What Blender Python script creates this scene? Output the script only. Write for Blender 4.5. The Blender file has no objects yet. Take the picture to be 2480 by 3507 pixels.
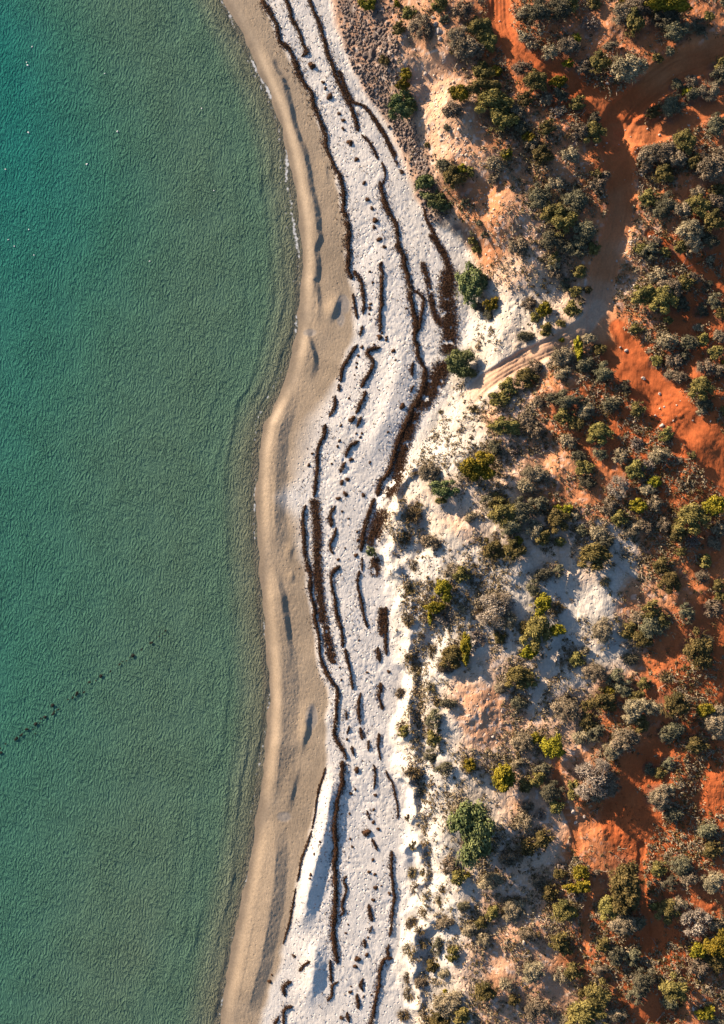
import bpy, math, random
import numpy as np

# ------------------------------------------------------------------ camera, sky, sun, exposure
S = 29.0                      # photograph pixels per metre at sea level
HC = 98.0                     # flying height of the camera
sc = bpy.context.scene
cam = bpy.data.cameras.new('camera')
camo = bpy.data.objects.new('camera', cam)
sc.collection.objects.link(camo)
camo.location = (0, 0, HC)
cam.sensor_fit = 'VERTICAL'
cam.angle_y = 2 * math.atan((3507 / 2 / S) / HC)
cam.clip_end = 2000
sc.camera = camo

SUN_EL, SUN_AZ = 12.0, -50.0   # degrees; azimuth clockwise from image up
w = bpy.data.worlds.new('World'); sc.world = w; w.use_nodes = True
sky = w.node_tree.nodes.new('ShaderNodeTexSky'); sky.sky_type = 'NISHITA'; sky.sun_disc = False
sky.ozone_density = 3.0; sky.sun_elevation = math.radians(SUN_EL); sky.sun_rotation = math.radians(SUN_AZ)
bg = w.node_tree.nodes['Background']; bg.inputs[1].default_value = 0.075
w.node_tree.links.new(sky.outputs[0], bg.inputs[0])
sl = bpy.data.lights.new('sun', 'SUN'); sl.energy = 5.0; sl.angle = math.radians(0.5); sl.color = (1.0, 0.80, 0.585)
so = bpy.data.objects.new('sun', sl); sc.collection.objects.link(so)
ce = math.cos(math.radians(SUN_EL))
SUND = np.array([math.sin(math.radians(SUN_AZ)) * ce, math.cos(math.radians(SUN_AZ)) * ce, math.sin(math.radians(SUN_EL))])
from mathutils import Vector
so.rotation_euler = Vector(-SUND).to_track_quat('-Z', 'Y').to_euler()
so.location = (-60, 50, 40)
LD = -SUND[:2] / np.linalg.norm(SUND[:2])          # direction the light travels over the ground
vs = sc.view_settings
vs.view_transform = 'Standard'; vs.look = 'None'; vs.exposure = 1.40; vs.gamma = 1.0; vs.use_curve_mapping = False
sc.render.filter_size = 0.85; sc.cycles.max_bounces = 4; sc.cycles.diffuse_bounces = 2; sc.cycles.glossy_bounces = 2; sc.cycles.transparent_max_bounces = 4; sc.cycles.caustics_reflective = False; sc.cycles.caustics_refractive = False

# ------------------------------------------------------------------ helpers
rng = np.random.default_rng(7)
random.seed(7)
col = sc.collection

_T = [np.random.default_rng(100 + i).random((256, 256)).astype(np.float32) for i in range(8)]
def vnoise(x, y, seed=0):
    t = _T[seed % 8]
    x = np.asarray(x, np.float32) + seed * 17.3; y = np.asarray(y, np.float32) + seed * 9.1
    xi = np.floor(x).astype(np.int64); yi = np.floor(y).astype(np.int64)
    fx = x - xi; fy = y - yi
    fx = fx * fx * fx * (fx * (fx * 6 - 15) + 10); fy = fy * fy * fy * (fy * (fy * 6 - 15) + 10)
    x0 = xi & 255; x1 = (xi + 1) & 255; y0 = yi & 255; y1 = (yi + 1) & 255
    a = t[y0, x0] * (1 - fx) + t[y0, x1] * fx
    b = t[y1, x0] * (1 - fx) + t[y1, x1] * fx
    return a * (1 - fy) + b * fy
def fbm(x, y, scale, octaves=3, seed=0):           # -1..1, scale = wavelength in metres
    r = 0; amp = 1; tot = 0; f = 1.0 / scale
    for o in range(octaves):
        r = r + amp * (vnoise(x * f, y * f, seed + o) * 2 - 1); tot += amp; amp *= .5; f *= 2.03
    return r / tot
def sstep(a, b, x):
    t = np.clip((x - a) / (b - a), 0, 1); return t * t * (3 - 2 * t)

# crops of the photograph in which positions were read off: (x offset, y offset, magnification)
CR = {1: (0, 0, 1.3097), 2: (1240, 0, 1.3097), 3: (900, 800, 2.03), 4: (1580, 800, 1.8044), 5: (800, 1700, 2.03),
      6: (1580, 1700, 1.8044), 7: (700, 2600, 2.03), 8: (1580, 2600, 1.8044), 9: (0, 0, 0.65484),
      10: (1150, 0, 2.6194), 11: (1360, 1650, 3.691), 12: (1360, 2200, 3.691), 13: (1300, 2750, 3.034), 14: (0, 2100, 2.6194), 0: (0, 0, 1)}
def src(c, x, y):
    a, b, m = CR[c]; return a + x / m, b + y / m
def plane(px, py):                                   # photo pixel -> metres at sea level
    return (np.asarray(px, float) - 1240) / S, (1753.5 - np.asarray(py, float)) / S
def pts(c, s):                                       # "x,y x,y" in crop c -> N x 2 source pixels
    return np.array([src(c, *map(float, q.split(','))) for q in s.split()])

# ------------------------------------------------------------------ along-shore lines x(y), source pixels
def line(p):
    p = p[np.argsort(p[:, 1])]
    return lambda y: np.interp(y, p[:, 1], p[:, 0])
SH = line(np.array([(760, -300), (768, 0), (810, 84), (850, 160), (880, 229), (912, 298), (940, 366), (960, 428), (984, 519), (998, 595), (1012, 672),
    (1026, 756), (1031, 825), (1033, 874), (1028, 972), (1029, 1046), (1016, 1135), (1004, 1204), (987, 1273), (962, 1337), (932, 1391), (903, 1455),
    (888, 1520), (880, 1600), (877, 1700), (879, 1798), (884, 1897), (894, 1996), (899, 2094), (909, 2193), (916, 2291), (919, 2390), (914, 2513),
    (902, 2600), (888, 2723), (868, 2876), (846, 2994), (821, 3117), (797, 3240), (772, 3364), (747, 3507), (700, 3800)], float))
FD = line(np.vstack([pts(9, '735,-100 742,0 762,80 785,150 825,220 872,290 897,340 917,400 940,460 965,500 1000,520 1045,560 1060,600 1060,660 1055,720 1040,770 1020,820 1000,870 965,930 925,1000 890,1080 872,1140 876,1200 880,1300 888,1400 890,1500 880,1600 880,1700 893,1780 915,1850 922,1950 925,2100 915,2200 905,2296 900,2400')]))
WH = line(np.vstack([pts(1, '1165,-20 1215,90 1262,190 1322,300 1390,410 1422,540 1462,650 1502,770 1532,900 1552,1020 1562,1050'),
    pts(3, '560,0 570,150 595,280 615,340 640,430 640,560 640,700 615,770 550,900 510,1020 450,1150 340,1300 280,1500 250,1700'),
    pts(5, '330,0 380,80 440,160 470,300 490,500 520,750 560,950 595,1150 650,1330 660,1500 650,1700'),
    pts(7, '850,40 800,180 770,350 730,520 680,650 640,850 610,1100 560,1300 500,1480 430,1700 400,1841')]))

# land height control points: x, y in the small view, metres
LAND = np.array([float(v) for v in '''830 100 2.2 900 100 4.2 1000 100 6.2 860 250 2.0 940 200 3.3 1040 250 6.2 930 350 2.0 1020 380 4.3 1100 350 6.3 980 480 2 1060 460 3.5
1140 480 6 1040 580 1.6 1120 580 3.8 1200 560 6 1060 700 1.8 1140 700 3.2 1040 800 1.7 1150 800 3 1250 760 4.5 960 950 1.7 1050 930 2.6 1150 950 4.2 950 1050 2.4
1050 1050 3.8 930 1200 2.6 1030 1200 3.8 930 1400 2.8 1050 1350 3.8 940 1600 2.8 1050 1600 4.0 940 1800 2.8 1050 1800 3.8 960 2000 2.8 1060 2000 3.8 950 2200 2.8 1060 2200 3.8
1250 100 7 1400 100 7.3 1580 100 7.6 1250 300 6.8 1400 300 6.6 1580 300 7.3 1300 500 6.6 1400 500 6.1 1550 500 6.8 1350 700 5.3 1500 700 6.4 1300 900 5.4 1450 900 5.9 1600 900 6.8
1200 1100 4.8 1400 1100 5.8 1580 1100 6.3 1200 1300 4.6 1350 1300 5.0 1550 1300 5.8 1200 1500 4.4 1350 1500 5 1550 1500 5.8 1200 1700 4.4 1400 1700 5.0 1580 1700 5.8
1200 1900 4.2 1400 1900 4.9 1580 1900 5.8 1200 2150 4.2 1400 2150 5 1580 2150 5.8'''.split()]).reshape(-1, 3)
LAND[:, :2] /= 0.65484
# redness of the soil: 0 white shell sand, 0.4 peach, 1 deep red
RED = np.array([float(v) for v in '''880 60 .5 900 20 .5 960 60 .55 1000 130 .5 960 200 .42 1000 260 .42 1020 320 .42 940 160 .42 1060 380 .5 900 330 .4 1060 460 .68 1100 540 .62 1060 520 .6 1150 600 .35
1120 650 .15 1160 700 .1 1060 700 0 1020 540 0 1040 600 0 1200 560 .4 1180 480 .5 1200 400 .6 1150 300 .7 1250 350 .65 1130 100 .9 1250 100 .9 1330 60 .7 1400 30 .55 1300 30 .8
1450 120 .85 1600 150 .9 1590 30 .75 1300 220 1 1380 270 1 1390 380 .92 1400 440 .80 1380 500 .76 1360 580 .68 1350 660 .48 1420 560 .55 1430 640 .5 1420 720 .8 1520 620 1 1600 600 1
1550 700 1 1450 820 1 1560 930 1 1350 740 .6 1380 800 .95 1280 720 .28 1200 780 .2 1100 850 .1 1000 940 .03 1060 910 .05 1250 850 .7 1300 900 .95 1150 900 .4 1120 960 .45 1200 1010 .6
1250 1040 .6 1150 1020 .4 1080 980 .1 1000 1020 0 1050 1120 .2 1030 1170 .3 1090 1150 .2 1000 1200 .1 1300 1000 .95 1400 950 1 1500 1050 1 1600 1060 1 1350 1100 .8 1250 1130 .75 1300 1130 .7
1200 1200 .3 1100 1250 .1 1050 1300 .05 1000 1340 .03 1280 1200 .3 1320 1280 .2 1380 1250 .15 1340 1340 .05 1340 1420 .1 1250 1400 .05 1280 1500 .15 1150 1420 .1 1050 1420 .1 1100 1500 .3
1050 1600 .5 1100 1580 .5 1150 1620 .45 1200 1560 .2 1000 1620 .12 1250 1620 .4 1230 1680 .5 1100 1650 .5 980 1720 0 1430 1350 .6 1500 1250 .85 1550 1200 .9 1550 1400 .95 1600 1480 1
1500 1500 .95 1400 1600 .85 1520 1700 1 1450 1750 1 1380 1830 1 1320 1800 .9 1300 1880 .8 1440 1900 1 1600 1780 1 1280 1750 .6 1250 1830 .45 1200 1900 .36 1100 1700 .3 1050 1750 .15
1000 1850 .05 1050 1950 .2 1150 2000 .36 1150 2080 .5 1130 2180 .5 1200 2100 .5 1060 2200 .3 1000 2250 .1 1100 2250 .48 1300 2000 .8 1400 2050 .95 1440 2100 1 1350 2150 .9
1500 2200 1 1600 2250 .8 1450 2280 1 1200 2250 .5 1300 2280 .5 950 2000 0 960 2150 0 930 1500 0 940 1300 0 990 1450 0 980 1900 0'''.split()]).reshape(-1, 3)
RED[:, :2] /= 0.65484
def shepard(P, px, py, s, power=2):
    num = np.zeros_like(px, dtype=np.float32); den = np.zeros_like(num)
    for x, y, v in P:
        wgt = 1.0 / (((px - x) ** 2 + (py - y) ** 2) / (s * s) + 1) ** power
        num += wgt * v; den += wgt
    return num / den

def macro(px, py):
    """height of the land without small relief, from photo position"""
    u = (px - SH(py)) / S
    zb = np.where(u < 0, np.maximum(u * .075, -2.2), np.minimum(.075 * u, .42 + .032 * u))
    v = (px - FD(py)) / S + 2.4 * fbm(px / S, py / S, 5.5, 4, 2) * sstep(1500, 1700, py)
    zl = shepard(LAND, px, py, 90)
    k = sstep(-.6, 5.0, v)
    return zb * (1 - k) + zl * k, u, v

# ------------------------------------------------------------------ the ground as one height field
def axis(lo, f0, f1, hi, d):
    a = [f0]; s = d
    while a[-1] > lo: s *= 1.25; a.append(a[-1] - s)
    b = [f1]; s = d
    while b[-1] < hi: s *= 1.25; b.append(b[-1] + s)
    return np.array(sorted(a[1:]) + list(np.linspace(f0, f1, int(round((f1 - f0) / d)) + 1)) + b[1:])
DG = 0.125
gx = axis(-170, -20.0, 44.5, 170, DG); gy = axis(-170, -62, 62, 170, DG)
GX, GY = np.meshgrid(gx, gy)
GX32 = GX.astype(np.float32); GY32 = GY.astype(np.float32)
def lookup(X, Y):
    z = np.zeros_like(X)
    for _ in range(2):
        px = X * HC / (HC - z) * S + 1240; py = 1753.5 - Y * HC / (HC - z) * S
        z, u, v = macro(px.astype(np.float32), py.astype(np.float32))
        z = np.maximum(z, 0)
    px = X * HC / (HC - z) * S + 1240; py = 1753.5 - Y * HC / (HC - z) * S
    z, u, v = macro(px.astype(np.float32), py.astype(np.float32))
    return px, py, z, u, v
PX, PY, Z, U, V = lookup(GX32, GY32)
Z = Z.astype(np.float64)

def seg_dist(pl, X, Y, pad):
    """distance, signed side and arc position to a polyline given in photo pixels, evaluated near it only; metres"""
    m = (PX > pl[:, 0].min() - pad) & (PX < pl[:, 0].max() + pad) & (PY > pl[:, 1].min() - pad) & (PY < pl[:, 1].max() + pad)
    x = PX[m]; y = PY[m]
    best = np.full(x.shape, 1e9); side = np.zeros_like(best); arc = np.zeros_like(best); acc = 0
    for (ax, ay), (bx, by) in zip(pl[:-1], pl[1:]):
        dx, dy = bx - ax, by - ay; L2 = dx * dx + dy * dy + 1e-9; L = math.sqrt(L2)
        t = np.clip(((x - ax) * dx + (y - ay) * dy) / L2, 0, 1)
        qx = x - ax - t * dx; qy = y - ay - t * dy
        d = np.hypot(qx, qy); cr = (dx * qy - dy * qx)
        k = d < best
        best[k] = d[k]; side[k] = np.sign(cr[k]); arc[k] = acc + t[k] * L; acc += L
    return m, best / S, side, arc / S, acc / S
def smooth(p, n=4):
    """Catmull-Rom through the points"""
    p = np.asarray(p, float); q = np.vstack([2 * p[0] - p[1], p, 2 * p[-1] - p[-2]]); out = []
    for i in range(1, len(q) - 2):
        for t in np.arange(n) / n:
            out.append(.5 * (2 * q[i] + (q[i + 1] - q[i - 1]) * t + (2 * q[i - 1] - 5 * q[i] + 4 * q[i + 1] - q[i + 2]) * t * t + (3 * q[i] - q[i - 1] - 3 * q[i + 1] + q[i + 2]) * t ** 3))
    out.append(p[-1]); return np.array(out)

landk = sstep(-.3, 1.6, V)                        # 1 on the dunes and the red land, 0 on the beach
# fore-dune ridge with a lee hollow behind it
lower = sstep(1500, 1750, PY)
ridge = .62 * np.exp(-((V - 1.6 - 1.9 * fbm(GX32, GY32, 3.5, 3, 3)) / .8) ** 2) * lower * (1 + .9 * fbm(GX32, GY32, 2.2, 2, 6))
hollow = -.45 * (1 + .8 * fbm(GX32, GY32, 3, 2, 2)) * np.exp(-((V - 4.0 - 2.5 * fbm(GX32, GY32, 5, 2, 4)) / 1.3) ** 2) * lower
Z += (ridge * (1 + .55 * fbm(GX32, GY32, 1.5, 2, 1)) + hollow)
# hummocks
Z += landk * (.42 * fbm(GX32, GY32, 7, 3, 2) + .10 * fbm(GX32, GY32, 1.6, 3, 5) + .045 * fbm(GX32, GY32, .55, 2, 6))
Z += (1 - landk) * np.where(U > 2, 1, 0) * (.05 * fbm(GX32, GY32, 4, 2, 4))
# patches that lean towards (+) or away from (-) the evening sun: x, y, radius in the small view, degrees
TILT = '''985 230 60 9,1010 310 45 9,1350 60 35 14,1330 130 25 12,900 60 40 10,1200 140 26 12,1255 168 28 13,1310 208 30 13,1420 315 30 13,1090 450 45 8,1080 560 40 8,1160 610 40 8,1400 570 30 12,1420 640 30 12,
1500 900 40 14,1560 970 40 14,1470 850 25 12,1240 1040 35 14,1180 1000 25 12,1030 1170 40 10,1040 1260 35 10,1330 1350 35 15,1320 1290 30 10,1400 1240 25 10,1050 1590 60 8,1400 1840 45 14,1340 1860 30 10,
1600 1740 40 14,1560 1480 30 14,1590 1540 30 12,1150 2060 40 10,1120 2170 40 10,1010 2240 40 8,1450 1000 30 10,1520 1060 30 10,1160 680 35 6,1100 720 35 6,
1500 190 75 -13,1560 120 50 -10,1390 400 45 -14,1380 480 35 -12,1340 650 40 -10,1300 745 50 -12,1240 775 30 -10,1400 760 30 -12,1520 680 45 -14,1270 870 50 -10,1560 1250 40 -12,1560 1380 45 -13,
1450 1680 50 -14,1360 1780 35 -14,1530 1800 50 -13,1300 2050 50 -10,1430 2080 50 -14,1480 2250 50 -13,1250 1450 40 -10,1380 1420 40 -12,1280 1560 40 -10,1000 1650 40 -8,1160 1300 40 -8,1000 1130 30 -10,1300 300 40 -10,1230 60 40 -10,1170 350 40 -8'''
for t in TILT.split(','):
    x, y, r, dg = map(float, t.split())
    x /= .65484; y /= .65484; r = r / .65484 / S
    X0, Y0 = plane(x, y); dxm = (PX - x) / S; dym = -(PY - y) / S
    d2 = (dxm ** 2 + dym ** 2) / r ** 2
    m = d2 < 9
    uu = dxm[m] * LD[0] + dym[m] * LD[1]
    Z[m] += math.tan(math.radians(dg * 1.15)) * uu * np.exp(-d2[m])

# sand bars and small scarps: the side towards the sea stands higher; (points, height, seaward slope, landward slope)
BARS = [
 (np.vstack([pts(1, '1165,170 1200,250 1260,360 1290,470 1310,560 1340,640 1375,740 1390,850 1415,960 1422,1030'), pts(3, '388,30 358,100 370,200 365,300 352,340 375,430 385,500 378,600 340,625')]), .30, 2.2, .5),
 (pts(3, '262,600 285,650 310,700 350,850 345,950 315,1060'), .30, 2.0, .5),
 (np.vstack([pts(3, '225,1040 190,1130 150,1250 120,1350 100,1500 92,1660 93,1800'), pts(5, '292,60 300,300 300,450')]), .30, 2.0, .75),
 (pts(5, '255,440 285,500 325,680 345,800 365,950 385,1080 400,1180'), .34, 2.2, .55),
 (np.vstack([pts(5, '330,900 340,1100 342,1300 342,1500 335,1700'), pts(7, '525,-60 518,60 510,160 490,280 445,390')]), .32, 2.4, 1.1),
 (pts(7, '435,400 470,440 495,560 500,700 485,900 455,1100 415,1300 365,1500 318,1700 288,1860'), .38, 2.4, .85),
 (pts(3, '560,425 525,450 495,530 450,640'), .34, 1.0, .5),
 (pts(5, '605,1400 540,1460 500,1640 460,1827'), .30, 1.1, .45),
 (pts(7, '660,0 620,180 600,280 575,420'), .20, 1.1, .4),
 (pts(7, '930,0 900,150 870,330 855,450 800,640 745,860 710,1020 690,1130 670,1220'), .62, 1.0, .85),
 (pts(5, '412,300 395,380 390,470'), .12, .6, .3), (pts(5, '395,510 410,560 412,610'), .12, .6, .3),
 (pts(7, '775,1200 765,1400 755,1600 740,1750'), .55, 1.2, .8),
 (pts(3, '935,640 955,760 965,900 930,1050 890,1170 860,1270 800,1400 770,1520 770,1640'), .30, 1.3, 1.5),
 (pts(1, '1440,700 1465,780 1465,840'), .10, .6, .3)]
for p, h, wl, wr in BARS:
    p = smooth(p)
    m, d, s_, a, L = seg_dist(p, PX, PY, 200)
    d = d + .20 * fbm(GX32[m], GY32[m], 1.6, 3, 3)
    tp = min(5.0, L * .48); end = sstep(0, tp, a) * sstep(0, tp, L - a)
    hi = np.exp(-(d / wl) ** 2)
    # seaward (+1) is the left of a line running down the picture
    h = h * (.80 if wr < .62 else .84); end = end * sstep(.3, 1.6, U[m])
    Z[m] += h * end * np.where(s_ > 0, hi, 1 - np.clip(d / ((1.15 if wr < .62 else 1.7) * wr), 0, 1))
# vehicle tracks and footpaths: points in the small view, half width m, depth, wheel ruts, redness
TRK = [
 ('1122,-60 1122,0 1124,50 1138,90 1165,122 1212,150 1262,173 1312,212 1362,250 1380,285', 1.45, .20, 1, .98),
 ('1680,95 1624,112 1540,142 1470,185 1415,235 1383,275 1378,310 1390,380 1398,450 1385,520 1362,590 1348,650 1345,705 1362,760 1395,815 1450,872 1510,925 1565,985 1624,1055 1690,1130', 1.75, .32, 1, None),
 ('1345,690 1310,735 1250,772 1190,800 1130,832 1080,868 1035,912 995,955', 1.1, .14, 1, .40),
 ('1385,292 1425,296 1465,295 1512,272 1562,250 1624,226 1690,205', 1.5, .15, 0, .9),
 ('1385,735 1425,790 1475,850 1540,915 1624,995 1690,1060', 1.0, .03, 0, 1.0),
 ('1460,525 1510,560 1560,595 1600,625 1650,670', .7, .15, 0, 1.0)]
FPATH = [
 ('1257,1140 1262,1210 1268,1270 1260,1330 1288,1375 1260,1420 1235,1480 1205,1560 1180,1620', .6, .12, 0, None),
 ('1245,1690 1250,1750 1262,1800 1285,1850 1300,1900', .5, .12, 0, .85),
 ('1440,1900 1437,1960 1447,2060 1455,2130', .55, .14, 0, 1.0),
 ('1322,1980 1315,2060 1310,2120', .45, .12, 0, .85),
 ('1340,1170 1370,1230 1400,1270 1440,1300', .45, .1, 0, .15)]
REDK = shepard(RED, PX + 40 * fbm(GX32, GY32, 5, 2, 3), PY + 40 * fbm(GX32, GY32, 5, 2, 6), 38, 3)
trk = np.zeros_like(Z); fpt = np.zeros_like(Z); rut = np.zeros_like(Z)
for lst, acc in ((TRK, trk), (FPATH, fpt)):
    for s, hw, dep, ru, rd in lst:
        p = smooth(pts(9, s))
        m, d, s_, a, L = seg_dist(p, PX, PY, 130)
        d = d + .22 * fbm(GX32[m], GY32[m], 2.5, 3, 5)
        k = 1 - sstep(hw * .75, hw * 1.15, d)
        if rd == .40: k = k * sstep(.5, 9, L - a)
        acc[m] = np.maximum(acc[m], k)
        Z[m] -= dep * k
        if ru:
            r = np.exp(-((d - .72) / .14) ** 2) + .7 * np.exp(-((d - .3) / .1) ** 2)
            rut[m] = np.maximum(rut[m], r * k * sstep(-.2, .3, fbm(GX32[m], GY32[m], 6, 2, 1) + .25))
        if rd is not None: REDK[m] = REDK[m] * (1 - k) + rd * k
Z -= .10 * rut
Z += .16 * fbm(GX32, GY32, 1.1, 3, 2) * np.exp(-((V - 1.2) / 1.3) ** 2) * lower
Z += .035 * fbm(GX32, GY32, 2.4, 3, 1) * np.exp(-(U / 1.2) ** 2)
Z += (1 - np.maximum(trk, fpt)) * landk * .10 * np.maximum(0, fbm(GX32, GY32, .8, 2, 7)) * 1.2
# footprints pressed into dry sand
foot = sstep(.50, .85, vnoise(GX32 * 3.3, GY32 * 2.6, 3)) * sstep(.35, .6, vnoise(GX32 * .3, GY32 * .3, 5))
drypart = sstep(-10, 25, PX - WH(PY))
Z -= .035 * foot * drypart * (1 - .6 * landk)
gf = np.random.default_rng(5)
for q in range(22):
    tan_ = q < 5; fr = gf.uniform(.15, .85); y = gf.uniform(-100, 2500); yend = y + gf.uniform(500, 2600); step = 0
    wander = gf.uniform(0, 100)
    while y < min(yend, 3520):
        a = SH(y) + 20 if tan_ else WH(y) + 10; b = WH(y) - 8 if tan_ else FD(y) - 6
        x = a + (b - a) * fr + 14 * math.sin(y / 170 + wander) + (5 if step % 2 else -5)
        X0, Y0 = plane(x, y); X0 *= (HC - .8) / HC; Y0 *= (HC - .8) / HC
        i = int(np.searchsorted(gx, X0)); j = int(np.searchsorted(gy, Y0))
        if 3 < i < len(gx) - 4 and 3 < j < len(gy) - 4:
            sl_ = (slice(j - 3, j + 4), slice(i - 3, i + 4))
            d2 = ((GX[sl_] - X0) / .11) ** 2 + ((GY[sl_] - Y0) / .17) ** 2
            Z[sl_] += -.027 * np.exp(-d2) + .006 * np.exp(-((np.sqrt(d2) - 1.7) / .5) ** 2)
        y += 20 + gf.normal(0, 2); step += 1
TRAMPLE = [(985, 240, 75), (1400, 1845, 55), (1060, 1590, 60), (1020, 310, 50), (1030, 1170, 30), (1290, 1290, 35), (1160, 690, 40), (1500, 920, 40), (1300, 215, 50), (1415, 320, 35)]
tram = np.zeros_like(Z)
for x, y, r in TRAMPLE:
    tram = np.maximum(tram, np.exp(-((PX - x / .65484) ** 2 + (PY - y / .65484) ** 2) / (r / .65484) ** 2))
Z -= .11 * tram * sstep(.45, .8, vnoise(GX32 * 2.3, GY32 * 2.3, 6))
# rubble belt under the bluff at the top
rub = np.exp(-((V - 1.9) / 1.5) ** 2) * (1 - sstep(760, 900, PY)) * (1 - 0 * PY)
rub = np.maximum(rub * .9, np.exp(-(((PX - 1275) / 90) ** 2 + ((PY - 180) / 190) ** 2)))
rub = rub * sstep(.0, .6, V + .35 * fbm(GX32, GY32, 1.5, 2, 2))
Z += rub * .12 * fbm(GX32, GY32, .7, 2, 4)
def ground_z(X, Y):
    X = np.asarray(X, float); Y = np.asarray(Y, float)
    i = np.clip(np.searchsorted(gx, X) - 1, 0, len(gx) - 2); j = np.clip(np.searchsorted(gy, Y) - 1, 0, len(gy) - 2)
    fx = np.clip((X - gx[i]) / (gx[i + 1] - gx[i]), 0, 1); fy = np.clip((Y - gy[j]) / (gy[j + 1] - gy[j]), 0, 1)
    return (Z[j, i] * (1 - fx) + Z[j, i + 1] * fx) * (1 - fy) + (Z[j + 1, i] * (1 - fx) + Z[j + 1, i + 1] * fx) * fy
def place(px, py):
    """photo pixel -> world point on the ground"""
    x0, y0 = plane(px, py); z = np.zeros_like(x0)
    for _ in range(5): z = np.maximum(0, ground_z(x0 * (HC - z) / HC, y0 * (HC - z) / HC))
    X, Y = x0 * (HC - z) / HC, y0 * (HC - z) / HC
    return X, Y, ground_z(X, Y)

# ------------------------------------------------------------------ materials
def mat(name):
    m = bpy.data.materials.new(name); m.use_nodes = True
    return m, m.node_tree.nodes, m.node_tree.links, m.node_tree.nodes['Principled BSDF']
def ground_mat():
    m, N, L, B = mat('sand_and_soil')
    at = N.new('ShaderNodeAttribute'); at.attribute_name = 'soil'
    wa = N.new('ShaderNodeAttribute'); wa.attribute_name = 'relief'
    tc = N.new('ShaderNodeTexCoord')
    n1 = N.new('ShaderNodeTexNoise'); n1.inputs['Scale'].default_value = 4.5; n1.inputs['Detail'].default_value = 5; n1.inputs['Roughness'].default_value = .7
    n2 = N.new('ShaderNodeTexNoise'); n2.inputs['Scale'].default_value = .55; n2.inputs['Detail'].default_value = 4
    for n in (n1, n2): L.new(tc.outputs['Object'], n.inputs['Vector'])
    r1 = N.new('ShaderNodeMapRange'); r1.inputs[1].default_value = .3; r1.inputs[2].default_value = .7; r1.inputs[3].default_value = .80; r1.inputs[4].default_value = 1.14
    r2 = N.new('ShaderNodeMapRange'); r2.inputs[1].default_value = .3; r2.inputs[2].default_value = .7; r2.inputs[3].default_value = .90; r2.inputs[4].default_value = 1.07
    L.new(n1.outputs[0], r1.inputs[0]); L.new(n2.outputs[0], r2.inputs[0])
    mu = N.new('ShaderNodeMath'); mu.operation = 'MULTIPLY'; L.new(r1.outputs[0], mu.inputs[0]); L.new(r2.outputs[0], mu.inputs[1])
    vm = N.new('ShaderNodeVectorMath'); vm.operation = 'SCALE'; L.new(at.outputs['Color'], vm.inputs[0]); L.new(mu.outputs[0], vm.inputs[3])
    L.new(vm.outputs[0], B.inputs['Base Color'])
    sep = N.new('ShaderNodeSeparateColor'); L.new(wa.outputs['Color'], sep.inputs[0])
    # r = wetness -> gloss, g = how trodden the sand is
    rr = N.new('ShaderNodeMapRange'); rr.inputs[3].default_value = .95; rr.inputs[4].default_value = .38; L.new(sep.outputs[0], rr.inputs[0]); L.new(rr.outputs[0], B.inputs['Roughness'])
    B.inputs['Specular IOR Level'].default_value = .25
    # dimples
    v = N.new('ShaderNodeTexVoronoi'); v.feature = 'SMOOTH_F1'; v.inputs['Scale'].default_value = 2.1; v.inputs['Smoothness'].default_value = .35; v.inputs['Randomness'].default_value = 1
    L.new(tc.outputs['Object'], v.inputs['Vector'])
    vr = N.new('ShaderNodeMapRange'); vr.interpolation_type = 'SMOOTHSTEP'; vr.inputs[1].default_value = .05; vr.inputs[2].default_value = .33; L.new(v.outputs['Distance'], vr.inputs[0])
    n3 = N.new('ShaderNodeTexNoise'); n3.inputs['Scale'].default_value = 2.6; n3.inputs['Detail'].default_value = 6; n3.inputs['Roughness'].default_value = .62; mp3 = N.new('ShaderNodeMapping'); mp3.inputs['Scale'].default_value = (1.25, .55, 1); mp3.inputs['Rotation'].default_value = (0, 0, .08); L.new(tc.outputs['Object'], mp3.inputs[0]); L.new(mp3.outputs[0], n3.inputs['Vector'])
    mm = N.new('ShaderNodeMath'); mm.operation = 'MULTIPLY'; L.new(vr.outputs[0], mm.inputs[0]); L.new(sep.outputs[1], mm.inputs[1])
    mb = N.new('ShaderNodeMath'); mb.operation = 'MULTIPLY_ADD'; L.new(n3.outputs[0], mb.inputs[0]); L.new(sep.outputs[2], mb.inputs[1]); L.new(mm.outputs[0], mb.inputs[2])
    bp = N.new('ShaderNodeBump'); bp.inputs['Strength'].default_value = 1; bp.inputs['Distance'].default_value = .14
    L.new(mb.outputs[0], bp.inputs['Height']); L.new(bp.outputs[0], B.inputs['Normal'])
    return m
def leaf_mat(name, base, tip, rough=.75, vary=.35):
    """foliage: base to tip colour by the leaf's own random value, shifted a little from plant to plant"""
    m, N, L, B = mat(name)
    at = N.new('ShaderNodeAttribute'); at.attribute_name = 'shade'
    oi = N.new('ShaderNodeObjectInfo')
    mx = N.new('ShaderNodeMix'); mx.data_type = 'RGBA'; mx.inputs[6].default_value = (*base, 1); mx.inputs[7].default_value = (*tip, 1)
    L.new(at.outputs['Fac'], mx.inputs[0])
    hs = N.new('ShaderNodeHueSaturation')
    r = N.new('ShaderNodeMapRange'); r.inputs[3].default_value = 1 - vary; r.inputs[4].default_value = 1 + vary; L.new(oi.outputs['Random'], r.inputs[0]); L.new(r.outputs[0], hs.inputs['Value'])
    h2 = N.new('ShaderNodeMath'); h2.operation = 'MULTIPLY_ADD'; h2.inputs[1].default_value = .032; h2.inputs[2].default_value = .474; L.new(oi.outputs['Random'], h2.inputs[0]); L.new(h2.outputs[0], hs.inputs['Hue'])
    L.new(mx.outputs[2], hs.inputs['Color']); L.new(hs.outputs[0], B.inputs['Base Color'])
    B.inputs['Roughness'].default_value = rough; B.inputs['Specular IOR Level'].default_value = .2
    return m
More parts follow.
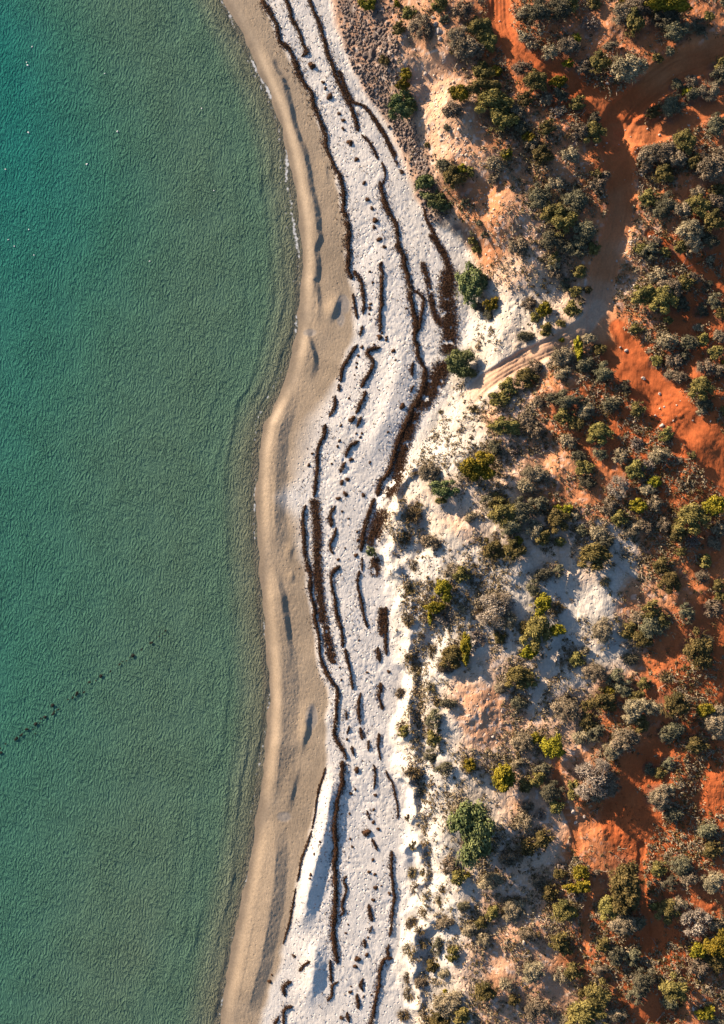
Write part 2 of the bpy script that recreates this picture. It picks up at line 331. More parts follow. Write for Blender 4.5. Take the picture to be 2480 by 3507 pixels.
def plain_mat(name, a, b, scale=6, rough=.9, bump=.02):
    m, N, L, B = mat(name)
    tc = N.new('ShaderNodeTexCoord'); n = N.new('ShaderNodeTexNoise'); n.inputs['Scale'].default_value = scale; n.inputs['Detail'].default_value = 6; n.inputs['Roughness'].default_value = .7
    L.new(tc.outputs['Object'], n.inputs['Vector'])
    r = N.new('ShaderNodeMapRange'); r.inputs[1].default_value = .32; r.inputs[2].default_value = .68; L.new(n.outputs[0], r.inputs[0])
    mx = N.new('ShaderNodeMix'); mx.data_type = 'RGBA'; mx.inputs[6].default_value = (*a, 1); mx.inputs[7].default_value = (*b, 1); L.new(r.outputs[0], mx.inputs[0])
    L.new(mx.outputs[2], B.inputs['Base Color']); B.inputs['Roughness'].default_value = rough; B.inputs['Specular IOR Level'].default_value = .2
    if bump:
        bp = N.new('ShaderNodeBump'); bp.inputs['Distance'].default_value = bump; L.new(n.outputs[0], bp.inputs['Height']); L.new(bp.outputs[0], B.inputs['Normal'])
    return m
def water_mat():
    m, N, L, B = mat('sea_water')
    out = N['Material Output']; N.remove(B)
    tc = N.new('ShaderNodeTexCoord'); at = N.new('ShaderNodeAttribute'); at.attribute_name = 'depth'
    # wind ripples: warped cells with sharp crests, longer across the wind than along it
    w1 = N.new('ShaderNodeTexNoise'); w1.inputs['Scale'].default_value = .9; w1.inputs['Detail'].default_value = 3
    L.new(tc.outputs['Object'], w1.inputs['Vector'])
    ad = N.new('ShaderNodeVectorMath'); ad.operation = 'MULTIPLY_ADD'; ad.inputs[1].default_value = (.28, .28, 0); L.new(w1.outputs['Color'], ad.inputs[0]); L.new(tc.outputs['Object'], ad.inputs[2])
    mp = N.new('ShaderNodeMapping'); mp.inputs['Scale'].default_value = (2.1, 1.0, 1); mp.inputs['Rotation'].default_value = (0, 0, .15); L.new(ad.outputs[0], mp.inputs[0])
    rg = []
    for sc_, dt in ((1.35, 5), (3.4, 4)):
        v = N.new('ShaderNodeTexNoise'); v.noise_type = 'RIDGED_MULTIFRACTAL'; v.normalize = True; v.inputs['Scale'].default_value = sc_; v.inputs['Detail'].default_value = dt
        v.inputs['Roughness'].default_value = .55; v.inputs['Lacunarity'].default_value = 2.1; v.inputs['Offset'].default_value = 1; v.inputs['Gain'].default_value = .9
        L.new(mp.outputs[0], v.inputs['Vector']); rg.append(v)
    n4 = N.new('ShaderNodeTexNoise'); n4.inputs['Scale'].default_value = .22; n4.inputs['Detail'].default_value = 3; L.new(tc.outputs['Object'], n4.inputs['Vector'])
    a2 = N.new('ShaderNodeMath'); a2.operation = 'MULTIPLY_ADD'; a2.inputs[1].default_value = .45; L.new(rg[1].outputs[0], a2.inputs[0]); L.new(rg[0].outputs[0], a2.inputs[2])
    gust = N.new('ShaderNodeMapRange'); gust.inputs[1].default_value = .35; gust.inputs[2].default_value = .65; gust.inputs[3].default_value = .45; gust.inputs[4].default_value = 1.35; L.new(n4.outputs[0], gust.inputs[0])
    a3 = N.new('ShaderNodeMath'); a3.operation = 'MULTIPLY'; L.new(a2.outputs[0], a3.inputs[0]); L.new(gust.outputs[0], a3.inputs[1])
    bp = N.new('ShaderNodeBump'); bp.inputs['Distance'].default_value = .095; bp.inputs['Strength'].default_value = 1; L.new(a3.outputs[0], bp.inputs['Height'])
    # colour of the water column by depth
    cr = N.new('ShaderNodeValToRGB'); L.new(at.outputs['Fac'], cr.inputs[0])
    e = cr.color_ramp.elements; e[0].position = 0; e[0].color = (.29, .27, .20, 1); e[1].position = 1; e[1].color = (.012, .160, .142, 1)
    for p_, c_ in ((.07, (.18, .19, .135)), (.24, (.090, .162, .114)), (.60, (.048, .160, .118))):
        k = e.new(p_); k.color = (*c_, 1)
    df = N.new('ShaderNodeBsdfDiffuse'); L.new(cr.outputs[0], df.inputs[0]); L.new(bp.outputs[0], df.inputs['Normal'])
    tr = N.new('ShaderNodeBsdfTransparent'); tr.inputs[0].default_value = (.95, .96, .94, 1)
    fo = N.new('ShaderNodeMapRange'); fo.interpolation_type = 'SMOOTHSTEP'; fo.inputs[1].default_value = 0.0; fo.inputs[2].default_value = .16; fo.inputs[3].default_value = .5; fo.inputs[4].default_value = .97; L.new(at.outputs['Fac'], fo.inputs[0])
    mx = N.new('ShaderNodeMixShader'); L.new(fo.outputs[0], mx.inputs[0]); L.new(tr.outputs[0], mx.inputs[1]); L.new(df.outputs[0], mx.inputs[2])
    gl = N.new('ShaderNodeBsdfGlossy'); gl.inputs['Roughness'].default_value = .12
    fr = N.new('ShaderNodeFresnel'); fr.inputs[0].default_value = 1.33
    m2 = N.new('ShaderNodeMixShader'); L.new(fr.outputs[0], m2.inputs[0]); L.new(mx.outputs[0], m2.inputs[1]); L.new(gl.outputs[0], m2.inputs[2])
    # foam where the swash breaks
    fa = N.new('ShaderNodeAttribute'); fa.attribute_name = 'foam'
    fw = N.new('ShaderNodeBsdfDiffuse'); fw.inputs[0].default_value = (.75, .75, .75, 1)
    n5 = N.new('ShaderNodeTexNoise'); n5.inputs['Scale'].default_value = 2.4; n5.inputs['Detail'].default_value = 5; L.new(tc.outputs['Object'], n5.inputs['Vector'])
    f1 = N.new('ShaderNodeMath'); f1.operation = 'ADD'; L.new(fa.outputs['Fac'], f1.inputs[0]); L.new(n5.outputs[0], f1.inputs[1])
    f2 = N.new('ShaderNodeMapRange'); f2.inputs[1].default_value = .93; f2.inputs[2].default_value = 1.10; f2.inputs[4].default_value = .8; L.new(f1.outputs[0], f2.inputs[0])
    m3 = N.new('ShaderNodeMixShader'); L.new(f2.outputs[0], m3.inputs[0]); L.new(m2.outputs[0], m3.inputs[1]); L.new(fw.outputs[0], m3.inputs[2])
    L.new(m3.outputs[0], out.inputs[0])
    return m
M_GROUND = ground_mat(); M_WATER = water_mat()
M = {
 'grey':  leaf_mat('grey_foliage', (.076, .066, .042), (.38, .305, .19)),
 'olive': leaf_mat('olive_foliage', (.060, .058, .017), (.255, .205, .060)),
 'dark':  leaf_mat('dark_foliage', (.046, .048, .028), (.20, .18, .105)),
 'yellow': leaf_mat('yellow_green_foliage', (.085, .085, .008), (.33, .27, .022), vary=.25),
 'green': leaf_mat('green_foliage', (.055, .085, .030), (.20, .22, .085), vary=.2),
 'twig':  leaf_mat('dry_twigs', (.11, .085, .065), (.36, .30, .24)),
 'tuft':  leaf_mat('dune_grass', (.085, .065, .025), (.27, .20, .085)),
 'bark':  leaf_mat('bark', (.07, .05, .04), (.16, .12, .095)),
 'weed':  plain_mat('dry_seagrass', (.013, .0075, .005), (.135, .064, .031), 11, .95, .05),
 'wetweed': plain_mat('wet_seagrass', (.008, .009, .007), (.02, .02, .014), 5, .6, .02),
 'rock':  plain_mat('pale_rock', (.30, .24, .20), (.58, .50, .44), 3, .9, .04),
 'drock': plain_mat('dark_rubble', (.075, .056, .050), (.20, .155, .140), 3, .9, .04),
 'foam':  plain_mat('sea_foam', (.70, .70, .68), (.85, .85, .84), 8, .6, .01),
}

# ------------------------------------------------------------------ mesh building
def mesh_np(name, v, f, material, attrs=None, smooth_=True):
    """v N x 3, f M x k array of equal sized faces"""
    me = bpy.data.meshes.new(name)
    v = np.asarray(v, np.float32); f = np.asarray(f, np.int32); k = f.shape[1]
    me.vertices.add(len(v)); me.vertices.foreach_set('co', v.ravel())
    me.loops.add(f.size); me.loops.foreach_set('vertex_index', f.ravel())
    me.polygons.add(len(f)); me.polygons.foreach_set('loop_start', np.arange(0, f.size, k, dtype=np.int32))
    if smooth_: me.polygons.foreach_set('use_smooth', np.ones(len(f), bool))
    for nm, (kind, data) in (attrs or {}).items():
        a = me.attributes.new(nm, kind, 'POINT')
        a.data.foreach_set('color' if kind == 'FLOAT_COLOR' else 'value', np.asarray(data, np.float32).ravel())
    me.update(calc_edges=True); me.validate(clean_customdata=False); me.materials.append(material)
    return me
def obj(name, me, parent=None, loc=None, rz=0, scale=None):
    o = bpy.data.objects.new(name, me); col.objects.link(o)
    if parent: o.parent = parent
    if loc is not None: o.location = loc
    if rz: o.rotation_euler = (0, 0, rz)
    if scale is not None: o.scale = scale
    return o
def tag(o, label=None, cat=None, group=None, kind=None):
    if label: o['label'] = label
    if cat: o['category'] = cat
    if group: o['group'] = group
    if kind: o['kind'] = kind
    return o

# ------------------------------------------------------------------ shrubs: what stands where (crop, kind: x,y,radius[,radius y] ...)
SHRUBS = {
2: {'yellow': '25,30,30 180,385,28 195,345,25 435,440,42 155,25,14 875,385,40,30 960,180,18 920,295,24 1360,48,80,36 1155,25,18 745,630,26 650,700,18 435,770,25 1455,415,20 600,330,22',
    'olive': '215,65,36,30 165,135,30 525,135,55 100,280,28 540,345,58,44 545,410,78,42 580,480,80,48 1320,270,28 1495,735,34 735,450,36 410,820,58 480,775,22 1290,895,45 1560,1010,52 1045,785,25 515,1125,25 630,560,68,52 1305,510,52 1030,610,75,62',
    'grey': '265,140,50,70 470,230,70 420,180,48 340,30,40 445,60,48 405,505,48 715,315,52 775,370,60 720,170,32 760,210,30 725,60,35 925,30,40 835,245,46 920,212,52 995,305,40 1060,300,50 1180,320,78 1160,80,55 1240,40,55 1035,25,32 1070,427,38 1470,375,40 1550,415,58 965,470,42 700,510,40 820,450,32 890,500,26 825,580,36 760,655,40 970,600,42 930,700,42 800,720,52 600,740,42 585,810,30 870,830,42 850,960,52 1090,790,32 1050,830,42 700,1110,48 860,1165,30 1290,700,52 1350,690,52 1410,720,42 1340,800,48 1560,760,75 1610,700,44 1430,950,44 1500,930,52 1590,910,42 1460,1040,52 1500,870,36 1590,860,36 1440,1165,20 1560,1165,22 585,75,18 640,700,26 1270,760,36 1110,215,34,24',
    'dark': '370,95,26 560,190,55 790,70,62 870,55,60 890,425,50 1210,130,45,60 1345,105,65 1410,150,62,48 1505,130,42 1550,85,26 1622,20,26 1375,235,30 1535,285,62,26 1600,300,45 1605,345,42 1410,390,36 1480,430,46 1600,425,42 1390,490,66 1040,550,42 1110,690,40 1110,740,30 710,590,42 370,755,46 465,915,24 293,655,14 380,578,20 525,1002,19 555,1055,22 497,1088,25 495,1045,15 940,920,62 800,890,62 900,1010,62 980,1050,60 850,1080,52 930,1115,42 1440,640,48 1590,570,52 1360,930,52 1300,1060,52 1420,1110,42 1290,1135,42 1550,1090,42 1335,960,40',
    'green': '180,495,70,48 290,850,55,44 350,915,58,40',
    'twig': '870,510,30 1020,120,40'},
4: {'green': '58,318,88,120 0,815,92,84',
    'yellow': '180,440,36,40 505,470,40,44 715,720,26,60 617,662,15 120,1440,95,85 1150,1040,36 1185,1530,36 1540,1290,40 1618,800,16',
    'olive': '460,515,40 610,555,32 510,600,46 265,1190,95,52 840,1240,78,58 1260,1240,60 1420,1370,32 1460,965,75,62 1380,300,50 1110,385,75,65 720,240,46 230,1030,72,50 1080,590,45,30 390,900,75,55',
    'grey': '110,460,46 410,440,52 690,470,56 740,420,40 590,250,52 560,190,45 780,350,32 620,760,82 790,650,60 440,830,60 300,950,62 620,870,50 410,1160,62 450,1215,60 640,1130,62 760,1100,52 660,1290,56 60,1500,55 1090,1080,60 450,1480,82 400,1560,60 970,1380,50 1080,1460,60 1210,1370,60 1150,1580,50 1340,1405,26 1600,1270,45 1200,270,62 1280,345,70 1430,270,46 1270,540,28 1460,585,34 1260,670,62 1590,640,42 1200,790,46 1310,790,60 1290,870,52 1350,890,50 1560,740,52 1500,830,60 1580,850,52 1480,1100,42 1530,160,36 1370,160,26 1250,120,42 1190,60,60 1420,60,66 480,1040,40 1615,1095,26',
    'dark': '165,510,36 395,640,60,42 640,320,42 700,365,42 490,165,18 760,810,60 870,870,88 850,720,52 640,1040,88,60 560,1020,50 740,1050,46 700,1175,52 200,1330,50 920,1060,60 1010,950,52 750,1450,62 770,1545,52 720,1380,52 850,1350,52 1230,420,80 1340,440,62 1530,310,32 1560,420,52 1600,500,42 1480,480,42 1010,590,46 1400,680,62 1480,660,42 1130,760,66 1370,770,42 1490,1050,62 1110,100,42 1300,60,60 1540,60,52 600,60,60 720,90,60 820,90,50',
    'twig': '960,1570,65 1150,1435,42 1080,1300,40 330,1350,30'},
6: {'yellow': '625,80,42 340,275,30 1085,60,48,36 1550,60,58 480,665,58,60 410,950,48,40 910,1205,32 1500,1310,46 555,1530,60,72 450,1480,34 15,930,40,75 590,820,44',
    'olive': '590,150,68 490,250,50 190,320,60,74 800,370,100,72 1350,340,36 1490,400,46 450,830,85,100 720,1000,52 1160,690,62 1020,820,60 1590,620,42 1450,930,82,112 1080,1230,46 1090,1400,62 770,1290,42 1240,425,58 1270,530,66 870,1245,75',
    'grey': '440,200,60 320,340,76 50,130,36 850,230,62 900,60,52 980,130,52 1060,200,62 1140,190,52 1240,170,52 1400,140,100 1590,200,52 1560,290,52 1180,40,52 1340,210,60 1480,490,42 240,640,60 280,760,62 240,860,42 860,830,76 1100,740,62 1540,690,62 340,1110,82,62 250,1170,52 820,1080,70 1050,1310,82 1300,1285,88 1170,1300,60 1560,1390,92 640,1310,82 790,1380,60 740,1480,60 1000,1490,82 930,1555,70 1460,1520,72,50 380,1510,72 500,1520,42 700,120,30 400,800,50 5,690,26 760,950,32',
    'dark': '180,30,60 260,100,90 380,80,90 300,180,80 470,60,62 610,280,32 880,285,62 740,210,42 1180,800,90 1100,880,72 1040,1000,52 1380,700,52 1400,750,40 430,1130,52 350,1270,52 1000,1180,62 950,1120,62 1130,1150,42 1320,1430,60 1260,1465,52 830,1460,52 1590,540,42 500,480,60,50 440,560,52 600,460,42 1240,760,52 1500,890,50',
    'tuft': '1120,510,42 890,530,40 590,690,46 1260,1110,46 530,650,26',
    'twig': '200,690,110,95 100,880,52 1420,280,40'},
8: {'yellow': '245,85,58,85 50,30,36 735,685,44,50 710,765,62,36 1450,1155,50,44 1565,1105,75,70 670,935,40 1495,1545,44,40',
    'olive': '460,110,52 690,180,48,70 510,470,60 990,760,115,150 860,1130,52 620,920,82 1220,660,52 600,1100,60 135,1415,76 840,1420,80 740,1545,120,80 740,1430,32 190,930,36 600,700,40',
    'grey': '400,140,52 340,20,42 900,150,72 830,210,52 1230,70,42 1210,230,82 1290,180,32 380,380,60 420,520,60 300,600,72,46 180,740,72 310,920,72 130,1000,42 400,290,42 830,700,32 1000,1000,82 550,800,52 470,750,42 1400,720,62 1540,740,72 1260,920,72 1330,880,52 1560,1020,42 1450,1270,72,50 1550,1230,62 400,1070,52 430,1300,72 610,1320,60 700,1290,60 850,1290,46,34 280,1380,52 450,1510,72 330,1470,42 950,1560,60 640,1600,50 130,1105,50 650,1160,46 1570,1610,40',
    'dark': '560,190,80 500,60,52 590,270,52 1300,330,62 1160,60,42 1280,20,42 900,900,72 1080,1000,62 1330,640,80,66 1290,760,52 1550,540,60 1510,430,62 1120,1340,88 1080,1440,62 1300,1380,80 1280,1490,52 950,1200,62 1050,1210,52 1190,900,32 1010,880,60',
    'green': '45,410,118,185',
    'twig': '800,100,118,105 490,340,34 700,830,42 1430,990,80 620,660,30'},
11: {'green': '590,90,150,110', 'olive': '545,230,80,55', 'grey': '440,760,150,110 700,1130,150,100 880,440,80 830,1160,110', 'yellow': '560,1370,130,110 480,1590,120,70 410,1690,30,90',
     'dark': '1290,230,130,100', 'tuft': '200,430,110 100,700,90 220,1060,60,80 180,1340,90 150,1750,90 270,320,70', 'twig': '620,1690,150,110'},
12: {'grey': '690,170,170,130 600,300,110', 'yellow': '860,110,55,110', 'tuft': '440,120,60,110 240,350,80 140,180,60 60,640,100,80 200,1650,130,80 70,1060,100,90 420,560,80 520,760,70', 'dark': '470,950,110,120 470,1180,100,110 650,760,120,80 420,1420,110,90 600,1580,130,80'},
13: {'tuft': '350,440,50,60 340,720,60,70 460,720,50 360,880,50,80 330,1250,70,90 420,1320,70 300,1520,70,80 290,1820,50,80 300,1980,60,90 250,2200,80 430,1480,60 480,1150,60 300,150,45 620,1000,60 660,900,50',
     'grey': '720,640,110 830,740,90 1140,790,120,110 930,1300,90 700,1220,80 620,1250,60 1080,1440,90 1170,1130,70 660,1760,60 430,1850,70 700,2050,200,130 620,2230,120', 'olive': '760,1540,70,90 690,1230,50 830,2180,110,80', 'dark': '600,1480,60,100 560,1650,80 870,1060,70', 'yellow': '910,735,28 680,1950,22'},
5: {'green': '955,385,36', 'olive': '1175,1370,60 1190,1620,50'},
3: {'grey': '1150,1650,75,85', 'tuft': '1240,1240,22 1470,1220,40'},
}
shr = []
for c, d in SHRUBS.items():
    for k, s in d.items():
        for q in s.split():
            n = list(map(float, q.split(','))); x, y = src(c, n[0], n[1]); m_ = CR[c][2]
            shr.append([k, x, y, n[2] / m_ / S, (n[3] if len(n) > 3 else n[2] * random.uniform(.82, 1.0)) / m_ / S])
# no two on one spot where two crops overlap
keep = []
for s in shr:
    if all(math.hypot(s[1] - t[1], s[2] - t[2]) > (.55 if s[0] == t[0] else .3) * S * min(s[3], t[3]) for t in keep): keep.append(s)
shr = keep
for q, s in enumerate(shr):
    if s[0] in ('grey', 'dark') and q % 4 == 1: s[0] = 'olive'
    if s[0] == 'yellow': s[3] *= 1.22; s[4] *= 1.22
    elif s[0] == 'green': s[3] *= 1.22; s[4] *= 1.22
    elif s[0] in ('grey', 'dark') : s[3] *= .94; s[4] *= .94
def on_track(s):
    if s[0] == 'green': return False
    for q, hw, *_ in TRK[:2] + TRK[3:6]:
        p = smooth(pts(9, q), 6); d = np.hypot(p[:, 0] - s[1], p[:, 1] - s[2]).min() / S
        if d < hw * .75: return True
        if d < hw + s[3] * .8: s[3] *= .82; s[4] *= .82
    return False
shr = [s for s in shr if not on_track(s)]
print('shrubs', len(shr))

# ------------------------------------------------------------------ colour of the ground
def C(*a): return np.array(a, np.float32)
white, wet, soaked = C(.64, .60, .56), C(.345, .268, .192), C(.29, .225, .16)
def mixc(a, b, t): return a * (1 - t[..., None]) + b * t[..., None]
rd = np.clip(REDK + .07 * fbm(GX32, GY32, 2.2, 3, 4) * (REDK > .08), 0, 1)
ramp = np.array([[0, .53, .490, .445], [.12, .53, .465, .395], [.35, .54, .365, .255], [.6, .47, .215, .105], [.85, .43, .140, .050], [1, .39, .098, .029]])
land = np.stack([np.interp(rd, ramp[:, 0], ramp[:, i]) for i in (1, 2, 3)], -1).astype(np.float32)
wetline = (PX - WH(PY)) / S + .5 * fbm(GX32, GY32, 2.5, 3, 6)
broad = np.interp(PY, [0, 1300, 1450, 1900, 2000, 3507], [.25, .5, 2.2, 1.2, .3, .5])
k = sstep(-1, 1, wetline / broad)
beach = mixc(np.broadcast_to(wet, land.shape), white, k)
beach = mixc(beach, beach * .86, np.clip(sstep(.1, .5, fbm(GX32, GY32, 6, 3, 1)), 0, 1) * (1 - k))
beach = mixc(np.broadcast_to(soaked, land.shape), beach, sstep(.15, 1.1, U + .25 * fbm(GX32, GY32, 3, 2, 2)))
kl = sstep(-.5, .9, V + .5 * fbm(GX32, GY32, 2, 3, 5))
soil = mixc(beach, land, kl)
soil = mixc(soil, C(.115, .088, .080) * np.ones_like(soil), np.clip(rub * 1.25, 0, 1) * (.55 + .45 * sstep(-.3, .3, fbm(GX32, GY32, .9, 3, 7))))
# fallen litter and painted shade below the shrubs: soil darkened there
litter_shade = np.zeros_like(Z, dtype=np.float32)
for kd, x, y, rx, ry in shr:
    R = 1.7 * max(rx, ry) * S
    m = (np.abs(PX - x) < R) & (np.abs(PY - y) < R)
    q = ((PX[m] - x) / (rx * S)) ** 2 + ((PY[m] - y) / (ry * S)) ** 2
    litter_shade[m] = np.maximum(litter_shade[m], 1 - sstep(.55, 1.9, q))
litter = litter_shade * (.45 + .4 * sstep(-.3, .4, fbm(GX32, GY32, .8, 3, 2))) * (.55 + .45 * sstep(2, 5, V))
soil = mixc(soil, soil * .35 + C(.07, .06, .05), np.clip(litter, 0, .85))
chips = sstep(.72, .8, vnoise(GX32 * 2.7, GY32 * 2.7, 2)) * np.clip(1.2 - 2.2 * np.abs(REDK - .42), 0, 1) * landk * (1 - trk) * (1 - litter_shade)
soil = mixc(soil, C(.55, .47, .42) * np.ones_like(soil), .55 * chips)
POOL = [(3, 560, 500, 45, 70), (3, 545, 590, 30, 60), (3, 330, 690, 50, 30), (5, 545, 1540, 45, 90), (7, 560, 400, 60, 40)]
pool = np.zeros_like(Z)
for c, x, y, a, b in POOL:
    x, y = src(c, x, y); m_ = CR[c][2]
    pool = np.maximum(pool, 1 - sstep(.5, 1.2, ((PX - x) * m_ / a) ** 2 + ((PY - y) * m_ / b) ** 2 + .6 * fbm(GX32, GY32, 1.2, 3, 3)))
soil = mixc(soil, C(.26, .235, .215) * np.ones_like(soil), .75 * pool)
wetn = pool + (1 - pool) * np.clip(1 - sstep(.2, 2.2, U), 0, 1) * (U > -2)
tread = np.clip((.12 + .36 * k) * (.35 + .9 * sstep(-.35, .4, fbm(GX32, GY32, 3.5, 3, 6))) * (1 - kl) * sstep(.8, 2.5, U) + kl * (.35 + .9 * tram + .55 * lower * (1 - sstep(2.5, 5, V)) + .3 * (REDK < .3)) * (1 - .85 * np.maximum(trk, fpt)), 0, 1.3)
rough_ = np.clip(.34 + .06 * k * (1 - kl) + kl * (.55 * (1 - .7 * trk)), 0, 1) * sstep(.5, 2, U)
tread = tread * (1 - .8 * pool); rough_ = rough_ * (1 - .5 * pool)
relief = np.stack([wetn, tread, rough_], -1)

ny, nx = Z.shape
idx = np.arange(ny * nx).reshape(ny, nx)
F = np.stack([idx[:-1, :-1], idx[:-1, 1:], idx[1:, 1:], idx[1:, :-1]], -1).reshape(-1, 4)
def cellmax(a): return (a[:-1, :-1] + a[1:, 1:] + a[1:, :-1] + a[:-1, 1:]).reshape(-1) / 4
fU, fV, fT, fP = cellmax(U), cellmax(V), cellmax(trk), cellmax(fpt)
zone = np.where(fU < -.3, 0, np.where(fV < 0.2, 1, np.where(fT > .5, 3, np.where(fP > .5, 4, 2))))
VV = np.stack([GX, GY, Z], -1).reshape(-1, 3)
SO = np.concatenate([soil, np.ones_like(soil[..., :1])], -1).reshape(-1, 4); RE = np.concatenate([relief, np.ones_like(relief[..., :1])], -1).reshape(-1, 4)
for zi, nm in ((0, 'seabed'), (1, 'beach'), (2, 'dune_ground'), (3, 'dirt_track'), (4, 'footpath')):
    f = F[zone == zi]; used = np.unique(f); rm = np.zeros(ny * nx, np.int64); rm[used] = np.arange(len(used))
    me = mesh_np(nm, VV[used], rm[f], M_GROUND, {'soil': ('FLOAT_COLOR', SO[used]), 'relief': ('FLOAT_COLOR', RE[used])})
    tag(obj(nm, me), kind='structure')

# ------------------------------------------------------------------ sea
wx = axis(-170, -44.5, -5.5, -4.0, .16); wy = axis(-170, -62, 62, 170, .16)
WX, WY = np.meshgrid(wx, wy); wpx = WX * S + 1240; wpy = 1753.5 - WY * S
un = (SH(wpy) - wpx) / S                                    # metres out from the shore
wz = np.zeros_like(WX)
wob = un + .9 * fbm(WX, WY, 9, 2, 1) + .35 * fbm(WX, WY, 2.2, 2, 2)
for o_, a_, sd in ((.9, .05, 1), (2.2, .055, 2), (3.6, .05, 3), (5.2, .04, 4), (7.0, .03, 5), (9.2, .02, 6)):
    amp = a_ * sstep(-.45, .25, fbm(WX * .6, WY, 11, 2, sd))
    d = wob - o_
    amp = amp * .95 * (.4 + 1.2 * vnoise(WX * .8, WY * .45, 6))
    wz += amp * np.where(d > 0, np.exp(-(d / .8) ** 2), np.exp(-(d / .16) ** 2))
wz += .012 * fbm(WX * 1.4, WY * .8, 1.3, 3, 3) * sstep(.5, 3, un)
dep = np.clip(un * .075, 0, 2.2)
far = np.clip(.09 * sstep(0, 1.0, un) + .22 * sstep(0, 6.0, un) + .45 * sstep(8, 36, un) + .36 * sstep(1500, 0, wpy) * sstep(10, 34, un) - .12 * sstep(1800, 3400, wpy) * sstep(0, 20, un), 0, 1) * .92 + .05 * fbm(WX, WY, 14, 3, 4) * sstep(4, 12, un)
foam = (.48 + .75 * vnoise(WX * .3, WY * .3, 4)) * np.exp(-((wob - .35) / .30) ** 2) * np.interp(wpy, [0, 700, 1000, 3507], [.62, .62, .5, .42]) + .42 * np.exp(-((wob - 1.0) / .25) ** 2) * np.interp(wpy, [0, 700, 1300, 3507], [1, .9, .6, .35])
nyw, nxw = WX.shape; iw = np.arange(nyw * nxw).reshape(nyw, nxw)
Fw = np.stack([iw[:-1, :-1], iw[:-1, 1:], iw[1:, 1:], iw[1:, :-1]], -1).reshape(-1, 4)
uc = (un[:-1, :-1] + un[1:, 1:]).reshape(-1) / 2
Fw = Fw[uc > -.9]; used = np.unique(Fw); rm = np.zeros(nyw * nxw, np.int64); rm[used] = np.arange(len(used))
VW = np.stack([WX, WY, wz], -1).reshape(-1, 3)
me = mesh_np('sea', VW[used], rm[Fw], M_WATER, {'depth': ('FLOAT', np.clip(far, 0, 1).reshape(-1)[used]), 'foam': ('FLOAT', foam.reshape(-1)[used])})
tag(obj('sea', me), kind='structure')

# ------------------------------------------------------------------ soft pieces: leaves, twigs, stems as arrays
def unit(a): return a / np.maximum(np.linalg.norm(a, axis=-1, keepdims=True), 1e-9)
def quads(c, a, n, ln, wd, r):
    """leaf quads with centre c, long axis a, facing n"""
    b = unit(np.cross(n, a)); a = unit(a)
    ln = np.broadcast_to(ln, (len(c),))[:, None] / 2; wd = np.broadcast_to(wd, (len(c),))[:, None] / 2
    v = np.stack([c - a * ln - b * wd * .6, c - a * ln * .2 + b * wd, c + a * ln, c + a * ln * .1 - b * wd], 1).reshape(-1, 3)
    return v, np.arange(len(v)).reshape(-1, 4), np.repeat(r, 4)
def sticks(p, q, r0, r1, r):
    """three sided tapering stems from p to q"""
    d = unit(q - p); e = unit(np.cross(d, np.where(np.abs(d[:, 2:3]) < .9, [[0, 0, 1.]], [[1., 0, 0]]))); g = np.cross(d, e); V_ = []
    for base, rad in ((p, r0), (q, r1)):
        rad = np.broadcast_to(rad, (len(p),))[:, None]
        for t in (0, 2.094, 4.189): V_.append(base + rad * (e * math.cos(t) + g * math.sin(t)))
    v = np.stack(V_, 1).reshape(-1, 3); o = np.arange(len(p))[:, None] * 6
    f = np.concatenate([o + [[0, 1, 4, 3]], o + [[1, 2, 5, 4]], o + [[2, 0, 3, 5]]], 0)
    return v, f, np.repeat(r, 6)
def join(parts):
    v = []; f = []; s = []; n = 0
    for a, b, c in parts: v.append(a); f.append(b + n); s.append(c); n += len(a)
    return np.concatenate(v), np.concatenate(f), np.concatenate(s)
def branch_skeleton(R, g, h, n1, spread=1.0):
    """limbs fanning out of one root: start and end points by order, crown radius 1, height h"""
    P = []; Q = []; A = []; B = []; tips = []
    for i in range(n1):
        t = 2 * math.pi * (i + g.random()) / n1
        e = np.array([math.cos(t) * spread * g.uniform(.35, .62), math.sin(t) * spread * g.uniform(.35, .62), h * g.uniform(.35, .6)])
        m_ = e * .5 + g.normal(0, .05, 3)
        P += [np.zeros(3), m_]; Q += [m_, e]; A += [.045, .033]; B += [.033, .022]
        for j in range(3):
            e2 = e + np.array([math.cos(t + g.normal(0, .8)), math.sin(t + g.normal(0, .8)), g.uniform(.1, .8) * h]) * g.uniform(.22, .4)
            P.append(e if j else m_); Q.append(e2); A.append(.02); B.append(.010); tips.append(e2)
    return np.array(P), np.array(Q), np.array(A), np.array(B), np.array(tips)
WINDV = np.array([.75, -.55, 0])                 # the sea wind combs the bushes this way
